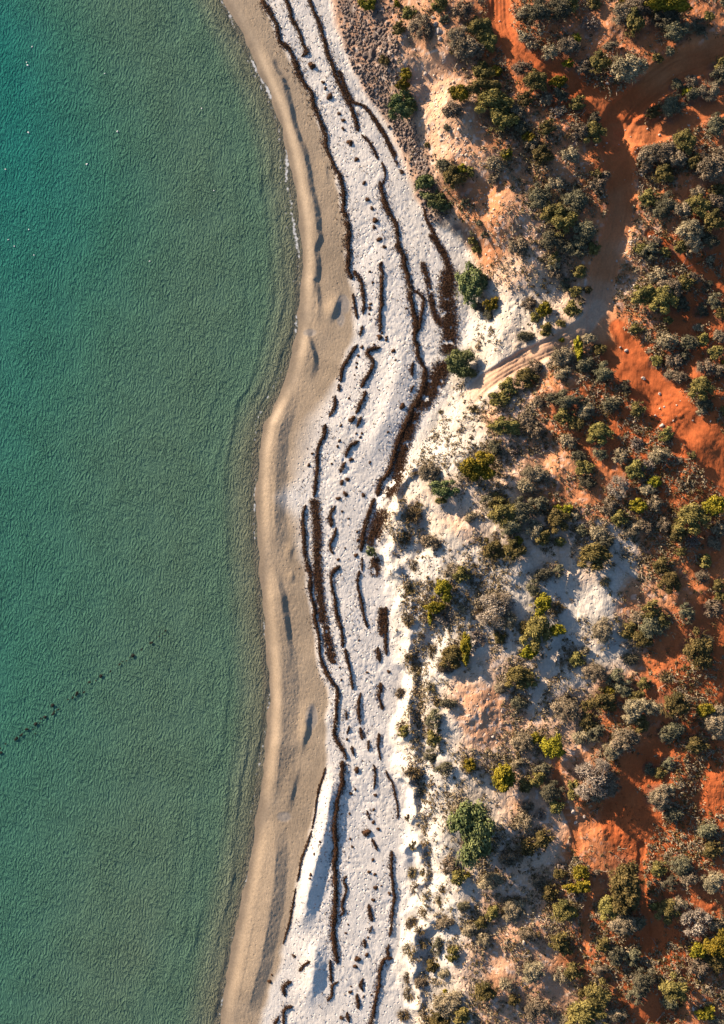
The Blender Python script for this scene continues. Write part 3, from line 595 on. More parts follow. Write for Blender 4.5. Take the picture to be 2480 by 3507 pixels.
def make_crown(kind, R, seed):
    """unit-radius crown (scaled to R later); leaf size is set for R metres"""
    g = np.random.default_rng(seed); h = {'grey': .72, 'olive': .80, 'dark': .70, 'yellow': .80, 'green': .72, 'twig': .62, 'tuft': .55}[kind]
    P, Q, A, B, tips = branch_skeleton(R, g, h, 6 if kind != 'twig' else 7)
    if kind == 'tuft':
        n = int(170 * max(R, .5)); t = g.random(n) * 2 * math.pi; r = np.sqrt(g.random(n)) * .55
        base = np.stack([np.cos(t) * r, np.sin(t) * r, np.zeros(n)], 1)
        out = np.stack([np.cos(t), np.sin(t), np.zeros(n)], 1) * g.uniform(.1, .5, (n, 1)) + g.normal(0, .14, (n, 3)); out[:, 2] = g.uniform(.35, 1, n) * h
        a = unit(out); c = base + out * .5
        L1 = quads(c, a, unit(g.normal(0, 1, (n, 3)) + [0, 0, .8]), np.linalg.norm(out, axis=1) * 1.1, .055 / R, g.random(n))
        m = int(120 * max(R, .5)); t = g.random(m) * 2 * math.pi; r = np.sqrt(g.random(m)) * .8
        c = np.stack([np.cos(t) * r, np.sin(t) * r, g.uniform(.05, .5, m) * h * (1 - r * .6)], 1)
        L2 = quads(c, unit(g.normal(0, 1, (m, 3)) * [1, 1, .5]), unit(g.normal(0, .6, (m, 3)) + [0, 0, 1]), .20 / R, .09 / R, g.random(m))
        return join([L1, L2]), (P * [.5, .5, .6], Q * [.5, .5, .6], A, B)
    # lumps that make up the crown
    nl = {'grey': 15, 'olive': 13, 'dark': 15, 'yellow': 15, 'green': 22, 'twig': 10}[kind] + int(4 * R)
    t = g.random(nl) * 2 * math.pi; r = np.sqrt(g.random(nl)) * .74
    # an uneven outline: some sides reach out, some stay short
    ph = g.random(3) * 6.28; wob = 1 + .16 * np.cos(2 * t + ph[0]) + .12 * np.cos(3 * t + ph[1]) + .1 * np.cos(5 * t + ph[2])
    lc = np.stack([np.cos(t) * r * wob, np.sin(t) * r * wob, h * (.30 + .5 * np.sqrt(np.maximum(0, 1 - (r / .95) ** 2)) * g.uniform(.6, 1.15, nl))], 1)
    lr = g.uniform(.17, .41, nl) * (1.15 - .35 * r) * (1 if kind != 'green' else .82)
    dens = {'grey': 1.0, 'olive': 1.25, 'dark': 1.1, 'yellow': 1.5, 'green': 1.5, 'twig': .22}[kind]
    parts = []
    for i in range(nl):
        area = 2 * math.pi * (lr[i] * R) ** 2
        n = max(14, int(area * (150 if R < 2 else 95) * dens))
        d = unit(g.normal(0, 1, (n, 3)) + [0, 0, .55]); d[:, 2] = np.where(d[:, 2] < -.25, -d[:, 2], d[:, 2])
        rad = lr[i] * g.uniform(.55, 1.08, (n, 1)) * (1 + .12 * np.sin(5 * d[:, :1] + ph[0]) * np.cos(4 * d[:, 1:2]))
        c = lc[i] + d * rad * [1, 1, .8]
        nrm = unit(d * 1.2 + g.normal(0, .42, (n, 3)))
        ax = unit(g.normal(0, 1, (n, 3)) * .7 + WINDV * (.9 if kind in ('grey', 'dark', 'olive') else .2) + d * .4)
        # highlights and dark gaps put into the leaf tone: outer leaves paler
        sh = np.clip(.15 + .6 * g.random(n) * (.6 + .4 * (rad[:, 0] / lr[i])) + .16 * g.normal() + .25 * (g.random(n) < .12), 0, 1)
        ls = g.uniform(.11, .21, n) / R * (1 if R < 2 else 1.25) * (1.35 if kind in ('grey', 'dark', 'olive') else 1)
        parts.append(quads(c, ax, nrm, ls, ls * (.30 if kind in ('grey', 'dark') else .45 if kind == 'olive' else .62), sh))
    # fine dry twigs poking through
    nt = int({'grey': 170, 'olive': 70, 'dark': 90, 'yellow': 14, 'green': 8, 'twig': 300}[kind] * R * R) + 14
    pick = g.integers(0, len(tips), nt); p = tips[pick] * g.uniform(.75, 1.02, (nt, 1))
    dirn = unit(unit(p) * [1, 1, .7] + WINDV * .35 + g.normal(0, .5, (nt, 3))); q = p + dirn * g.uniform(.16, .42, (nt, 1))
    q[:, 2] = np.clip(q[:, 2], .03, h * 1.12)
    rr_ = np.hypot(q[:, 0], q[:, 1]); q[:, :2] *= np.minimum(1, 1.06 / np.maximum(rr_, .01))[:, None]
    parts.append(sticks(p, q, .017 / R if kind != 'twig' else .024 / R, .006 / R, g.uniform(.4, 1, nt)))
    if kind == 'twig':
        m_ = g.integers(0, nt, nt); p2 = q[m_] * .6 + p[m_] * .4; q2 = p2 + unit(g.normal(0, 1, (nt, 3)) * [1, 1, .5]) * g.uniform(.08, .2, (nt, 1))
        parts.append(sticks(p2, q2, .012 / R, .005 / R, g.uniform(.3, 1, nt)))
    return join(parts), (P, Q, A, B)

SIZES = (.45, .9, 1.5, 2.4)
CACHE = {}
def shrub_meshes(kind, R, var):
    si = int(np.argmin([abs(math.log(R / s)) for s in SIZES])); key = (kind, si, var)
    if key not in CACHE:
        Rn = SIZES[si]; seed = (sum(map(ord, kind)) * 31 + si * 7 + var) * 13 + 5
        (v, f, s), (P, Q, A, B) = make_crown(kind, Rn, seed)
        crown = mesh_np(kind + '_crown', v, f, M[kind], {'shade': ('FLOAT', s)}, False)
        n = len(P); fat = 1.6 if kind == 'twig' else 1.0
        v, f, s = sticks(P - [0, 0, .04], Q, A * fat / max(Rn, .8), B * fat / max(Rn, .8), np.random.default_rng(seed).random(n))
        stem = mesh_np(kind + '_stems', v, f, M['twig'] if kind == 'twig' else M['bark'], {'shade': ('FLOAT', s)}, False)
        CACHE[key] = (crown, stem)
    return CACHE[key]
NAME = {'grey': 'grey_shrub', 'olive': 'olive_shrub', 'dark': 'dark_shrub', 'yellow': 'yellow_green_shrub', 'green': 'green_bush', 'twig': 'bare_twig_shrub', 'tuft': 'grass_tuft'}
DESC = {'grey': 'grey-brown shrub', 'olive': 'olive-green shrub', 'dark': 'dark green-grey shrub', 'yellow': 'yellow-green leafy shrub', 'green': 'lush green bush', 'twig': 'bare twiggy shrub', 'tuft': 'brown dune grass tuft'}
CATG = {'grey': 'shrub', 'olive': 'shrub', 'dark': 'shrub', 'yellow': 'shrub', 'green': 'bush', 'twig': 'shrub', 'tuft': 'grass'}
MARKS = {k: src(c, x, y) for k, c, x, y in [
 ('the upper track junction', 9, 1385, 285), ('the sandy fork in the track', 9, 1345, 705), ('the white rock beside the red track', 9, 1443, 848), ('the largest green bush by the beach', 9, 1060, 640),
 ('the green bush at the track mouth', 9, 1035, 825), ('the green bush on the dark rubble', 9, 902, 245), ('the trampled red sand hollow', 9, 1400, 1850), ('the bright sand crest among the bushes', 9, 1335, 1350),
 ('the bare branching shrub on white sand', 9, 1120, 1365), ('the round olive bush by the lower path', 9, 1085, 2192), ('the top right corner', 0, 2480, 0), ('the bottom right corner', 0, 2480, 3507),
 ('the middle of the right edge', 0, 2480, 1753), ('the top end of the red track', 9, 1122, 0), ('the pale slope above the rubble', 9, 985, 220), ('the trampled orange sand patch', 9, 1060, 1590),
 ('the big dark green bush by the dunes', 9, 1040, 1830), ('the tall domed olive shrub', 9, 1393, 1965), ('the point where the red track leaves the frame', 9, 1624, 1060), ('the track leaving the right edge', 9, 1624, 112),
 ('the middle of the bottom edge', 0, 1800, 3507), ('the stony side track', 9, 1540, 280), ('the narrow red path at the right edge', 9, 1600, 625), ('the seaweed fork on the beach', 9, 950, 860), ('the middle of the vegetated land', 9, 1240, 1130),
 ('the pair of green bushes by the seaweed', 9, 970, 440), ('the bottom of the footpath', 9, 1310, 2120), ('the sandy spur below the fork', 9, 1200, 1010), ('the dead grey shrub by the red hollow', 9, 1340, 1645), ('the lowest dune grass by the beach', 9, 900, 2290),
 ('the dune foot opposite the seaweed fork', 9, 890, 1150), ('the right edge near the lowest bright bushes', 9, 1600, 1980),
 ('the yellow-topped dark bush at the top right', 9, 1500, 30), ('the dark bush left of the track junction', 9, 1325, 310), ('the bush cluster right of the sandy fork', 9, 1490, 640), ('the yellow bush above the white dune', 9, 1075, 1045),
 ('the yellow-green pair on white sand', 9, 1205, 1400), ('the round grey shrub on red soil', 9, 1500, 1580), ('the tall olive shrub on red soil', 9, 1565, 1445), ('the yellow bush low on the right edge', 9, 1600, 2090),
 ('the wide olive shrub at the bottom', 9, 1300, 2260), ('the yellow-green shrub below the orange patch', 9, 1115, 1720), ('the wind-combed shrubs beside the pale slope', 9, 1110, 230), ('the shrub thicket left of the upper track', 9, 1280, 480)]}
ORD = ['nearest to', 'second nearest to', 'third nearest to', 'fourth nearest to', 'fifth nearest to', 'sixth nearest to', 'seventh nearest to', 'eighth nearest to', 'ninth nearest to', 'tenth nearest to', 'eleventh nearest to', 'twelfth nearest to', 'thirteenth nearest to', 'fourteenth nearest to', 'fifteenth nearest to']
def rank_labels(items, desc, marks):
    """items: (x, y) of things alike; a label for each by its rank of nearness to a landmark"""
    P_ = np.array(items, float); best = [(99, 1e9, None)] * len(P_)
    for nm, (mx, my) in marks.items():
        d = np.hypot(P_[:, 0] - mx, P_[:, 1] - my)
        for r_, i in enumerate(np.argsort(d)):
            if (r_, d[i]) < best[i][:2]: best[i] = (r_, d[i], nm)
    return ['%s %s %s' % (desc, ORD[min(b[0], len(ORD) - 1)], b[2]) for b in best]
for kd in NAME:
    ids = [i for i, s in enumerate(shr) if s[0] == kd]
    if not ids: continue
    for i, lb in zip(ids, rank_labels([(shr[i][1], shr[i][2]) for i in ids], DESC[kd], MARKS)): shr[i].append(lb)
OWN = {('green', 9, 1060, 640): 'largest lush green bush at the back of the white beach', ('green', 9, 1035, 825): 'green bush standing where the sandy track meets the beach', ('green', 9, 902, 245): 'rounded green bush on the dark rubble at the top of the beach',
       ('olive', 9, 1085, 2192): 'solitary round olive bush beside the lower sandy path', ('olive', 9, 1393, 1965): 'tall domed olive-grey shrub below the trampled red hollow', ('twig', 9, 1120, 1365): 'large bare branching shrub lying over white sand',
       ('green', 9, 1040, 1830): 'big dark green bush behind the dune grass, lower half', ('twig', 9, 1340, 1645): 'large dead grey shrub left above the red hollow'}
for (kd, c, x, y), lb in OWN.items():
    x, y = src(c, x, y); c_ = [(math.hypot(s[1] - x, s[2] - y), s) for s in shr if s[0] == kd]
    s = min(c_, key=lambda t: t[0])[1]; s[5] = lb
for i, (kd, px, py, rx, ry, lb) in enumerate(shr):
    R = math.sqrt(rx * ry); crown, stem = shrub_meshes(kd, R, i % (4 if R < 1.2 else 3 if R < 1.9 else 2))
    X, Y, z = map(float, place(px, py))
    e = obj(NAME[kd], None, loc=(X, Y, z - .03)); e.empty_display_size = .3
    rz = random.uniform(-.5, .5) + (math.pi if i % 2 and kd in ('green', 'yellow', 'tuft', 'twig') else 0)
    asp = max(rx, ry) / min(rx, ry)
    if asp > 1.25: rz = 0.0
    e.rotation_euler = (0, 0, rz)
    hf = random.uniform(1.0, 1.3) * (1.15 if kd == 'yellow' else 1)
    tag(e, lb, CATG[kd], {'tuft': 'grass tufts on the foredune', 'green': 'green bushes behind the beach'}.get(kd, 'shrubs on the dunes and red land'))
    for nm, me in (('crown', crown), ('trunk', stem)):
        o = obj(nm, me, e); o.scale = (rx * 1.06, ry * 1.06, R * hf)

# ------------------------------------------------------------------ low scrub and litter between the shrubs: nobody could count it
g = np.random.default_rng(21)
n = 90000
sx = g.uniform(1120, 2500, n); sy = g.uniform(-20, 3530, n)
X, Y, z = place(sx, sy)
ii = np.clip(np.searchsorted(gx, X), 0, nx - 1); jj = np.clip(np.searchsorted(gy, Y), 0, ny - 1)
veg = np.clip(.12 + .88 * sstep(-.22, .22, fbm(X, Y, 4.5, 3, 3)) , 0, 1)
BARE = [(985, 240, 70), (1350, 60, 35), (1500, 180, 70), (1390, 400, 40), (1330, 1350, 45), (1400, 1840, 60), (1060, 1590, 55), (1520, 690, 40), (1560, 1380, 45), (1440, 1720, 40), (1130, 690, 50), (1030, 1170, 30), (1600, 1780, 40), (1450, 2250, 50), (1560, 970, 40), (1130, 2180, 40)]
br = np.zeros_like(Z)
for x, y, r in BARE: br = np.maximum(br, np.exp(-((PX - x / .65484) ** 2 + (PY - y / .65484) ** 2) / (r / .65484) ** 2))
bare = np.clip(1.3 * tram + 1.5 * br + 1.5 * np.maximum(trk, fpt) + 1.2 * chips, 0, 1)[jj, ii]
den = (veg * (.62 + .38 * sstep(0, .35, litter_shade[jj, ii])) + .9 * np.exp(-((V[jj, ii] - 2.2 - 2.2 * fbm(X, Y, 4, 2, 5)) / .8) ** 2) * (sy > 1650) * sstep(-.45, .1, fbm(X, Y, 2.4, 2, 1))) * (1 - bare) * sstep(.8, 1.8, V[jj, ii]) * (1 - .6 * (rub[jj, ii] > .4))
den *= np.where((sx < 1700) & (sy < 700), .35, 1) * np.where((REDK[jj, ii] < .25) & (V[jj, ii] > 3.2), np.where(sy > 1900, 1.25, .6), 1) * (1 - .6 * np.exp(-(((sx - 1690) / 170) ** 2 + ((sy - 790) / 220) ** 2)))
m = g.random(n) < den * .66
X, Y, z = X[m], Y[m], z[m]; n = len(X)
print('scrub tufts', n)
parts = []
per = 13
cx = np.repeat(X, per); cy = np.repeat(Y, per); cz = np.repeat(z, per); r = np.repeat(g.uniform(.16, .55, n), per); N_ = n * per
o_ = unit(g.normal(0, 1, (N_, 3)) * [1, 1, .8]); o_[:, 2] = np.abs(o_[:, 2])
c = np.stack([cx, cy, cz], 1) + o_ * r[:, None] * g.uniform(.3, 1, (N_, 1)) * [1, 1, .8]
sv, sf, ss = quads(c, unit(g.normal(0, 1, (N_, 3)) * .6 + WINDV * .6 + o_), unit(o_ + g.normal(0, .5, (N_, 3)) + [0, 0, .3]), g.uniform(.16, .36, N_), g.uniform(.06, .13, N_), np.clip(np.repeat(g.random(n), per) * .6 + .4 * g.random(N_), 0, 1))
pick = np.repeat(g.integers(0, 10, n), per)
for nm, sel, mm_, lb in (('grey_scrub', pick < 6, 'grey', 'low grey scrub and dry litter between the larger shrubs'), ('olive_scrub', (pick >= 6) & (pick < 8), 'olive', 'low olive scrub scattered between the larger shrubs'), ('straw_scrub', pick >= 8, 'tuft', 'low straw-coloured grass and dead stalks on the dunes')):
    q = np.nonzero(sel)[0]; vv = sv.reshape(-1, 4, 3)[q].reshape(-1, 3)
    me = mesh_np(nm, vv, np.arange(len(vv)).reshape(-1, 4), M[mm_], {'shade': ('FLOAT', ss.reshape(-1, 4)[q].ravel())}, False)
    tag(obj(nm, me), lb, 'scrub', kind='stuff')

# dead wood fallen among the shrubs
k = g.choice(len(X), 1500); ang = g.random(1500) * 6.28; ln = g.uniform(.35, 1.1, 1500)
p = np.stack([X[k], Y[k], z[k] + .03], 1); q = np.stack([X[k] + np.cos(ang) * ln, Y[k] + np.sin(ang) * ln, np.zeros(1500)], 1); q[:, 2] = ground_z(q[:, 0], q[:, 1]) + g.uniform(.05, .4, 1500)
mid_ = (p + q) / 2 + g.normal(0, .06, (1500, 3)); a2_ = ang + g.normal(0, .7, 1500); q3 = mid_ + np.stack([np.cos(a2_) * ln * .4, np.sin(a2_) * ln * .4, g.uniform(.05, .25, 1500)], 1)
wv, wf, ws = join([sticks(p, mid_, .035, .026, g.uniform(.3, 1, 1500)), sticks(mid_, q, .026, .012, g.uniform(.3, 1, 1500)), sticks(mid_, q3, .022, .008, g.uniform(.3, 1, 1500))])
tag(obj('dead_wood', mesh_np('dead_wood', wv, wf, M['twig'], {'shade': ('FLOAT', ws)}, False)), 'bleached dead branches lying among the shrubs', 'dead wood', kind='stuff')

# ------------------------------------------------------------------ seaweed: ridges, bands and clumps
RIDGE = [  # crop, points, width (crop px), height m
 (1, '1178,-10 1195,40 1220,80 1245,130 1265,185 1300,225 1325,290 1350,350 1395,410 1400,470 1430,530 1455,600 1470,660 1500,730 1520,800 1535,870 1550,950 1560,1020 1575,1060', 24, .34),
 (1, '1285,-10 1300,50 1315,100 1345,150 1365,200 1380,235 1355,250', 19, .3),
 (1, '1385,-10 1410,50 1430,110 1450,180 1470,250 1500,320 1520,370 1550,430 1580,500 1612,585', 22, .28),
 (2, '0,605 40,650 70,715', 12, .2), (2, '90,730 103,780 92,830', 9, .18),
 (2, '80,815 100,900 130,950 150,1010 165,1090 172,1130', 24, .34),
 (2, '275,935 300,1000 340,1080 380,1170', 15, .15),
 (3, '590,-5 600,150 600,230 630,310', 44, .36), (3, '645,255 690,370 710,450 700,560', 30, .3), (3, '632,420 640,520 660,590', 18, .22),
 (3, '930,70 950,120 980,220 1010,300 1030,400 1045,500 1050,600 1060,720 1090,830 1115,920 1120,1030 1080,1130 1020,1230 980,1350 930,1480 880,1620 810,1760 790,1820', 46, .36),
 (3, '1060,395 1112,450 1110,520 1095,600 1085,680', 28, .32),
 (5, '985,20 930,130 900,270 885,380', 40, .32),
 (3, '830,200 820,240 830,270 825,380 820,470 830,490 815,560 815,640 805,680', 30, .36),
 (3, '815,795 760,800 725,830 770,880 755,950 720,1010 690,1070', 33, .38), (3, '715,1095 700,1150 670,1210 650,1250', 30, .34), (3, '690,1280 675,1310 660,1345', 30, .32),
 (3, '665,1445 610,1480 580,1550', 28, .34), (3, '570,1590 555,1620 540,1660', 28, .32), (3, '692,645 685,680 678,712', 20, .24), (3, '1045,900 1040,950 1045,990', 26, .22), (3, '1045,1060 1030,1100', 26, .2),
 (3, '650,770 600,850 560,930 540,1030', 26, .32), (3, '525,1050 530,1095', 38, .3), (3, '510,1130 490,1210 460,1270', 27, .3), (3, '440,1330 420,1400 390,1460 380,1560 380,1650 370,1720 350,1827', 30, .28),
 (5, '505,65 490,130 495,250 500,380 510,490 530,550 535,650 550,760 570,870 590,950 600,1050 620,1180 660,1260 710,1350 710,1450 700,1550 690,1650 720,1710 770,1770 782,1830', 30, .36),
 (5, '705,70 680,110 690,150 682,210', 42, .32), (5, '710,220 700,290 675,350 690,400', 23, .32), (5, '735,480 690,530 680,620 700,720 715,830 745,930 760,1050', 27, .36), (5, '775,1060 785,1130 810,1220 820,1340', 27, .36),
 (5, '885,1370 865,1430 870,1520 880,1580', 25, .32), (5, '880,1610 885,1650 887,1690', 28, .3), (5, '780,1500 786,1550', 16, .2), (5, '802,1600 790,1650', 18, .22), (5, '820,1740 835,1800', 22, .22), (5, '942,1700 935,1765', 20, .26),
 (5, '875,520 860,600 880,700 900,800 930,910', 22, .28), (5, '890,430 896,515', 14, .2), (5, '1060,770 1062,880 1055,1000 1060,1100', 24, .26), (5, '1010,1050 1020,1150', 34, .2), (5, '1030,1300 1022,1390 1032,1480', 40, .22), (5, '1010,1650 1008,1740 1022,1827', 24, .24),
 (7, '965,15 958,150 930,300 915,450 915,600 910,750 915,900 910,1050 900,1200 910,1300 915,1420', 44, .40), (7, '880,1400 872,1470 882,1550', 26, .24), (7, '930,1555 885,1580 880,1640 855,1680', 24, .2),
 (7, '990,815 970,850 985,900 960,1000 965,1060 945,1090', 16, .24), (7, '1305,640 1295,750 1310,850 1320,940 1310,1050 1295,1180 1285,1230', 24, .34), (7, '1280,1290 1285,1370', 30, .32),
 (7, '1305,1385 1240,1400 1220,1500 1205,1600 1180,1720 1150,1860', 30, .40), (7, '1265,80 1280,130 1310,180 1340,330 1345,410', 15, .22), (7, '1165,555 1200,635', 20, .26), (7, '1130,360 1152,415', 15, .22), (7, '1175,40 1190,110 1182,205', 15, .22),
 (7, '1150,1010 1160,1080 1170,1125', 28, .3), (7, '1165,1165 1148,1205', 22, .26), (7, '1105,1255 1115,1310', 28, .3), (7, '1098,1525 1085,1570 1100,1610', 26, .3), (7, '1060,1635 1066,1735', 26, .28), (7, '992,1765 1006,1825', 30, .3),
 (7, '735,1410 700,1430 665,1475', 30, .3), (7, '605,1550 565,1580 570,1645', 38, .34), (7, '608,1710 565,1740 555,1850', 34, .32), (7, '510,1790 490,1850', 40, .28),
 (7, '842,60 800,190 775,330 750,480', 10, .14), (7, '745,500 710,600 680,690 645,850', 11, .16), (7, '635,900 620,1000 590,1150 550,1280', 10, .14)]
BAND = [ # sparse flat drifts of weed
 (3, '1170,10 1230,90 1270,170 1300,260', 42), (3, '1290,260 1280,400 1290,550 1300,700 1290,830', 92), (3, '1260,900 1210,1010 1150,1110 1090,1210', 105), (3, '1060,1250 1000,1400 960,1550 940,1700 880,1827', 70),
 (3, '1110,200 1150,350 1170,450 1200,580 1240,640', 34), (5, '560,20 580,250 580,450 600,700 625,880', 52), (5, '640,900 660,1030 690,1150', 50), (5, '1040,100 1000,200 960,330', 80), (5, '985,430 985,545', 55), (5, '1030,780 1030,960', 45),
 (10, '30,640 140,900 260,960 420,1180 530,1400', 30), (10, '330,1060 450,1250 540,1440 600,1560', 26)]
CLUMP = {1: '1400,295,18 1450,370,10 1480,435,17 1460,395,8 1522,510,9 1540,540,10 1570,640,13 1600,715,11 1540,578,8',
 2: '25,895,12 45,935,9 60,990,14 75,1075,9 100,1110,9 10,820,8 55,1020,9',
 3: '815,720,20 860,740,12 750,490,12 745,520,15 970,1200,20 615,1570,16 590,1710,16 550,1730,16 575,1810,18 690,790,12 910,815,15 665,850,10 655,900,10 650,930,9 535,1440,11 520,1480,11 345,1530,10 320,1610,12 815,40,16 840,90,10 690,1390,10 680,1415,11 620,1295,25 480,1600,10 700,1820,14 830,690,9 775,770,8 860,720,10 1000,520,9 740,560,10 765,340,9 745,265,9 925,880,9 600,1145,10 545,1335,9 650,1390,9 870,1380,9 640,985,8 745,1590,9',
 5: '850,410,15 865,305,13 860,245,11 730,15,16 755,105,10 728,440,12 680,1055,14 700,1105,12 700,1155,13 930,1225,9 1080,1220,12 750,1275,9 790,1690,11 800,155,8 775,360,8 640,1090,9 870,1000,7 740,1190,8',
 7: '1060,75,18 1130,510,30 1175,440,12 1210,485,13 1190,250,12 1178,350,10 1172,700,11 1145,785,13 1185,800,12 1190,895,14 1175,980,12 1130,1360,15 1065,1390,20 1050,1440,18 1015,1620,14 1108,1650,9 955,1800,15 1030,610,10 1288,935,15 1050,210,10 1018,240,12 1010,380,9 1015,555,10 1140,1240,9 1000,1150,8 985,1210,9 625,1370,13 740,805,12 735,830,11 455,1545,14 470,1500,8 765,660,9 805,575,10 1230,880,8 1020,1580,8 1160,1640,7'}
def shape_noise(v, amp, seed):
    return v + amp * np.stack([fbm(v[:, 0] + 3 * i, v[:, 1] + v[:, 2] * 2 + 5 * i, .35, 2, seed + i) for i in range(3)], 1)
def strand_quads(X, Y, zoff, g_, ln=(.15, .38), wd=(.035, .085), along=None):
    n_ = len(X); a = g_.random(n_) * 2 * math.pi
    if along is not None: a = np.where(g_.random(n_) < .6, along + g_.normal(0, .5, n_), a)
    ax = np.stack([np.cos(a), np.sin(a), g_.normal(0, .25, n_)], 1); c_ = np.stack([X, Y, ground_z(X, Y) + zoff], 1)
    return quads(c_, ax, unit(g_.normal(0, .5, (n_, 3)) + [0, 0, 1]), g_.uniform(*ln, n_), g_.uniform(*wd, n_), g_.random(n_))
def ridge(cr_, s, wpx, hgt, seed):
    p = smooth(pts(cr_, s), 6); X, Y, z = place(p[:, 0], p[:, 1]); w_ = .72 * wpx / CR[cr_][2] / S
    d = np.concatenate([[0], np.cumsum(np.hypot(np.diff(X), np.diff(Y)))]); L = d[-1]; n_ = max(6, int(L / .11))
    t = np.linspace(0, L, n_); x = np.interp(t, d, X); y = np.interp(t, d, Y)
    tx = np.gradient(x); ty = np.gradient(y); q = np.hypot(tx, ty); nxn, nyn = -ty / q, tx / q
    K = 11; a = np.linspace(-1, 1, K)
    wl = w_ * .5 * np.clip(1 + 1.25 * fbm(t, t * 0 + seed, 1.3, 4, 1), .22, 2) * np.sqrt(np.clip(np.minimum(t, L - t) / max(.3, w_ * .9), .02, 1)); wr_ = w_ * .5 * np.clip(1 + 1.25 * fbm(t, t * 0 + seed + 40, 1.3, 4, 2), .22, 2) * np.sqrt(np.clip(np.minimum(t, L - t) / max(.3, w_ * .9), .02, 1))
    hh = hgt * (1 + .4 * fbm(t, t * 0 + seed + 80, .8, 2, 3)) * np.clip(np.minimum(t, L - t) / .3, .15, 1)
    sh = .55 * w_ * fbm(t, t * 0 + seed + 9, 2.0, 2, 4)
    off = .78 * np.where(a[None, :] < 0, a[None, :] * wl[:, None], a[None, :] * wr_[:, None]) + sh[:, None]
    vx = x[:, None] + nxn[:, None] * off; vy = y[:, None] + nyn[:, None] * off
    vx = vx + .34 * w_ * fbm(vx, vy, .42, 3, 5); vy = vy + .34 * w_ * fbm(vx + 50, vy, .42, 3, 6)
    prof = np.maximum(0, 1 - np.abs(a) ** 2.2)[None, :] * hh[:, None]
    prof *= .38 * sstep(-.5, -.12, fbm(vx, vy, .75, 3, 2) + .08)
    vz = ground_z(vx, vy) + prof * (1 + .7 * fbm(vx, vy, .28, 2, 7)) - .03
    v = np.stack([vx, vy, vz], -1).reshape(-1, 3); ix = np.arange(n_ * K).reshape(n_, K)
    f = np.stack([ix[:-1, :-1], ix[:-1, 1:], ix[1:, 1:], ix[1:, :-1]], -1).reshape(-1, 4)
    if True:
        g_ = np.random.default_rng(seed); m_ = int(L * (75 + 230 * w_)); k = g_.integers(0, n_, m_); b = np.clip(g_.normal(0, .72, m_) * np.where(g_.random(m_) < .2, 2.6, 1), -5, 5)
        o_ = np.where(b < 0, b * wl[k], b * wr_[k]) + sh[k]
        st = strand_quads(x[k] + nxn[k] * o_, y[k] + nyn[k] * o_, np.maximum(.02, hh[k] * .40 * (1 - np.minimum(1, np.abs(b)) ** 2.2) + .01), g_, along=np.arctan2(ty[k], tx[k]))
    return (v, f), st, (float(x[n_ // 2]), float(y[n_ // 2])), L, float(w_)
rid = []
for i, (c, s, wp, hg) in enumerate(RIDGE):
    (v, f), st, mid, L, w_ = ridge(c, s, wp, hg, 300 + i)
    p = pts(c, s); rid.append([v, f, st, mid, L, w_, p.mean(0)])
SM = dict(MARKS); SM.update({k: src(c, x, y) for k, c, x, y in [
 ('the top edge of the beach', 9, 660, 0), ('the wet runnel on the upper sand', 9, 765, 690), ('the bottom edge of the beach', 9, 760, 2296), ('the mouth of the lower channel', 9, 700, 2150), ('the hooked seaweed ridge', 9, 825, 800),
 ('the sea nearest the sandy point', 9, 590, 1000), ('the dark runnel on the lower sand', 9, 690, 1620), ('the rippled patch on the tan sand', 9, 610, 1815), ('the middle of the white beach', 9, 800, 1300), ('the foot of the bare dunes', 9, 860, 1600), ('the upper dark rubble', 9, 800, 160), ('the narrow end of the seaweed fork', 9, 820, 1210),
 ('the beach beside the big dark bush', 9, 880, 1830), ('the white beach left of the rubble', 9, 830, 330)]})
def kind_of(r_):
    return 'long thick brown seaweed ridge' if r_[4] > 7 and r_[5] > .5 else 'long thin brown seaweed ridge' if r_[4] > 5 else 'short thick brown seaweed ridge' if r_[5] > .44 else 'short thin brown seaweed ridge'
kinds = [kind_of(r_) for r_ in rid]; lab = {}
for kd in set(kinds):
    ids = [i for i, k in enumerate(kinds) if k == kd]
    for i, lb in zip(ids, rank_labels([rid[i][6] for i in ids], kd, SM)): lab[i] = lb
for i, (v, f, st, mid, L, w_, _) in enumerate(rid):
    z = float(ground_z(*mid)); org = np.array([mid[0], mid[1], z])
    e = obj('seaweed_ridge', None, loc=org); tag(e, lab[i], 'seaweed', 'seaweed ridges along the beach')
    obj('mound', mesh_np('mound', v - org, f, M['weed']), e)
    obj('loose_strands', mesh_np('loose_strands', st[0] - org, st[1], M['weed'], None, False), e)['kind'] = 'stuff'
blab = rank_labels([pts(c, s).mean(0) for c, s, _ in BAND], 'flat scattered brown seaweed drift', SM)
for i, (c, s, wp) in enumerate(BAND):
    g_ = np.random.default_rng(900 + i); p = smooth(pts(c, s), 6); X, Y, z = place(p[:, 0], p[:, 1]); w_ = wp / CR[c][2] / S
    d = np.concatenate([[0], np.cumsum(np.hypot(np.diff(X), np.diff(Y)))]); L = d[-1]
    n_ = int(L * w_ * 460); t = g_.uniform(0, L, n_); x = np.interp(t, d, X) + g_.normal(0, .33, n_) * w_; y = np.interp(t, d, Y) + g_.normal(0, .18, n_) * w_
    k = (fbm(x, y, .9, 3, i) + .45 * fbm(x * 2, y * .6, .5, 2, 3)) > -.5; x, y = x[k], y[k]
    st = strand_quads(x, y, g_.uniform(.01, .09, len(x)), g_, (.14, .36), (.03, .085)); org = np.array([x.mean(), y.mean(), float(ground_z(x.mean(), y.mean()))])
    o = obj('seaweed_drift', mesh_np('seaweed_drift', st[0] - org, st[1], M['weed'], None, False), loc=org); tag(o, blab[i], 'seaweed', 'flat drifts of seaweed on the beach')
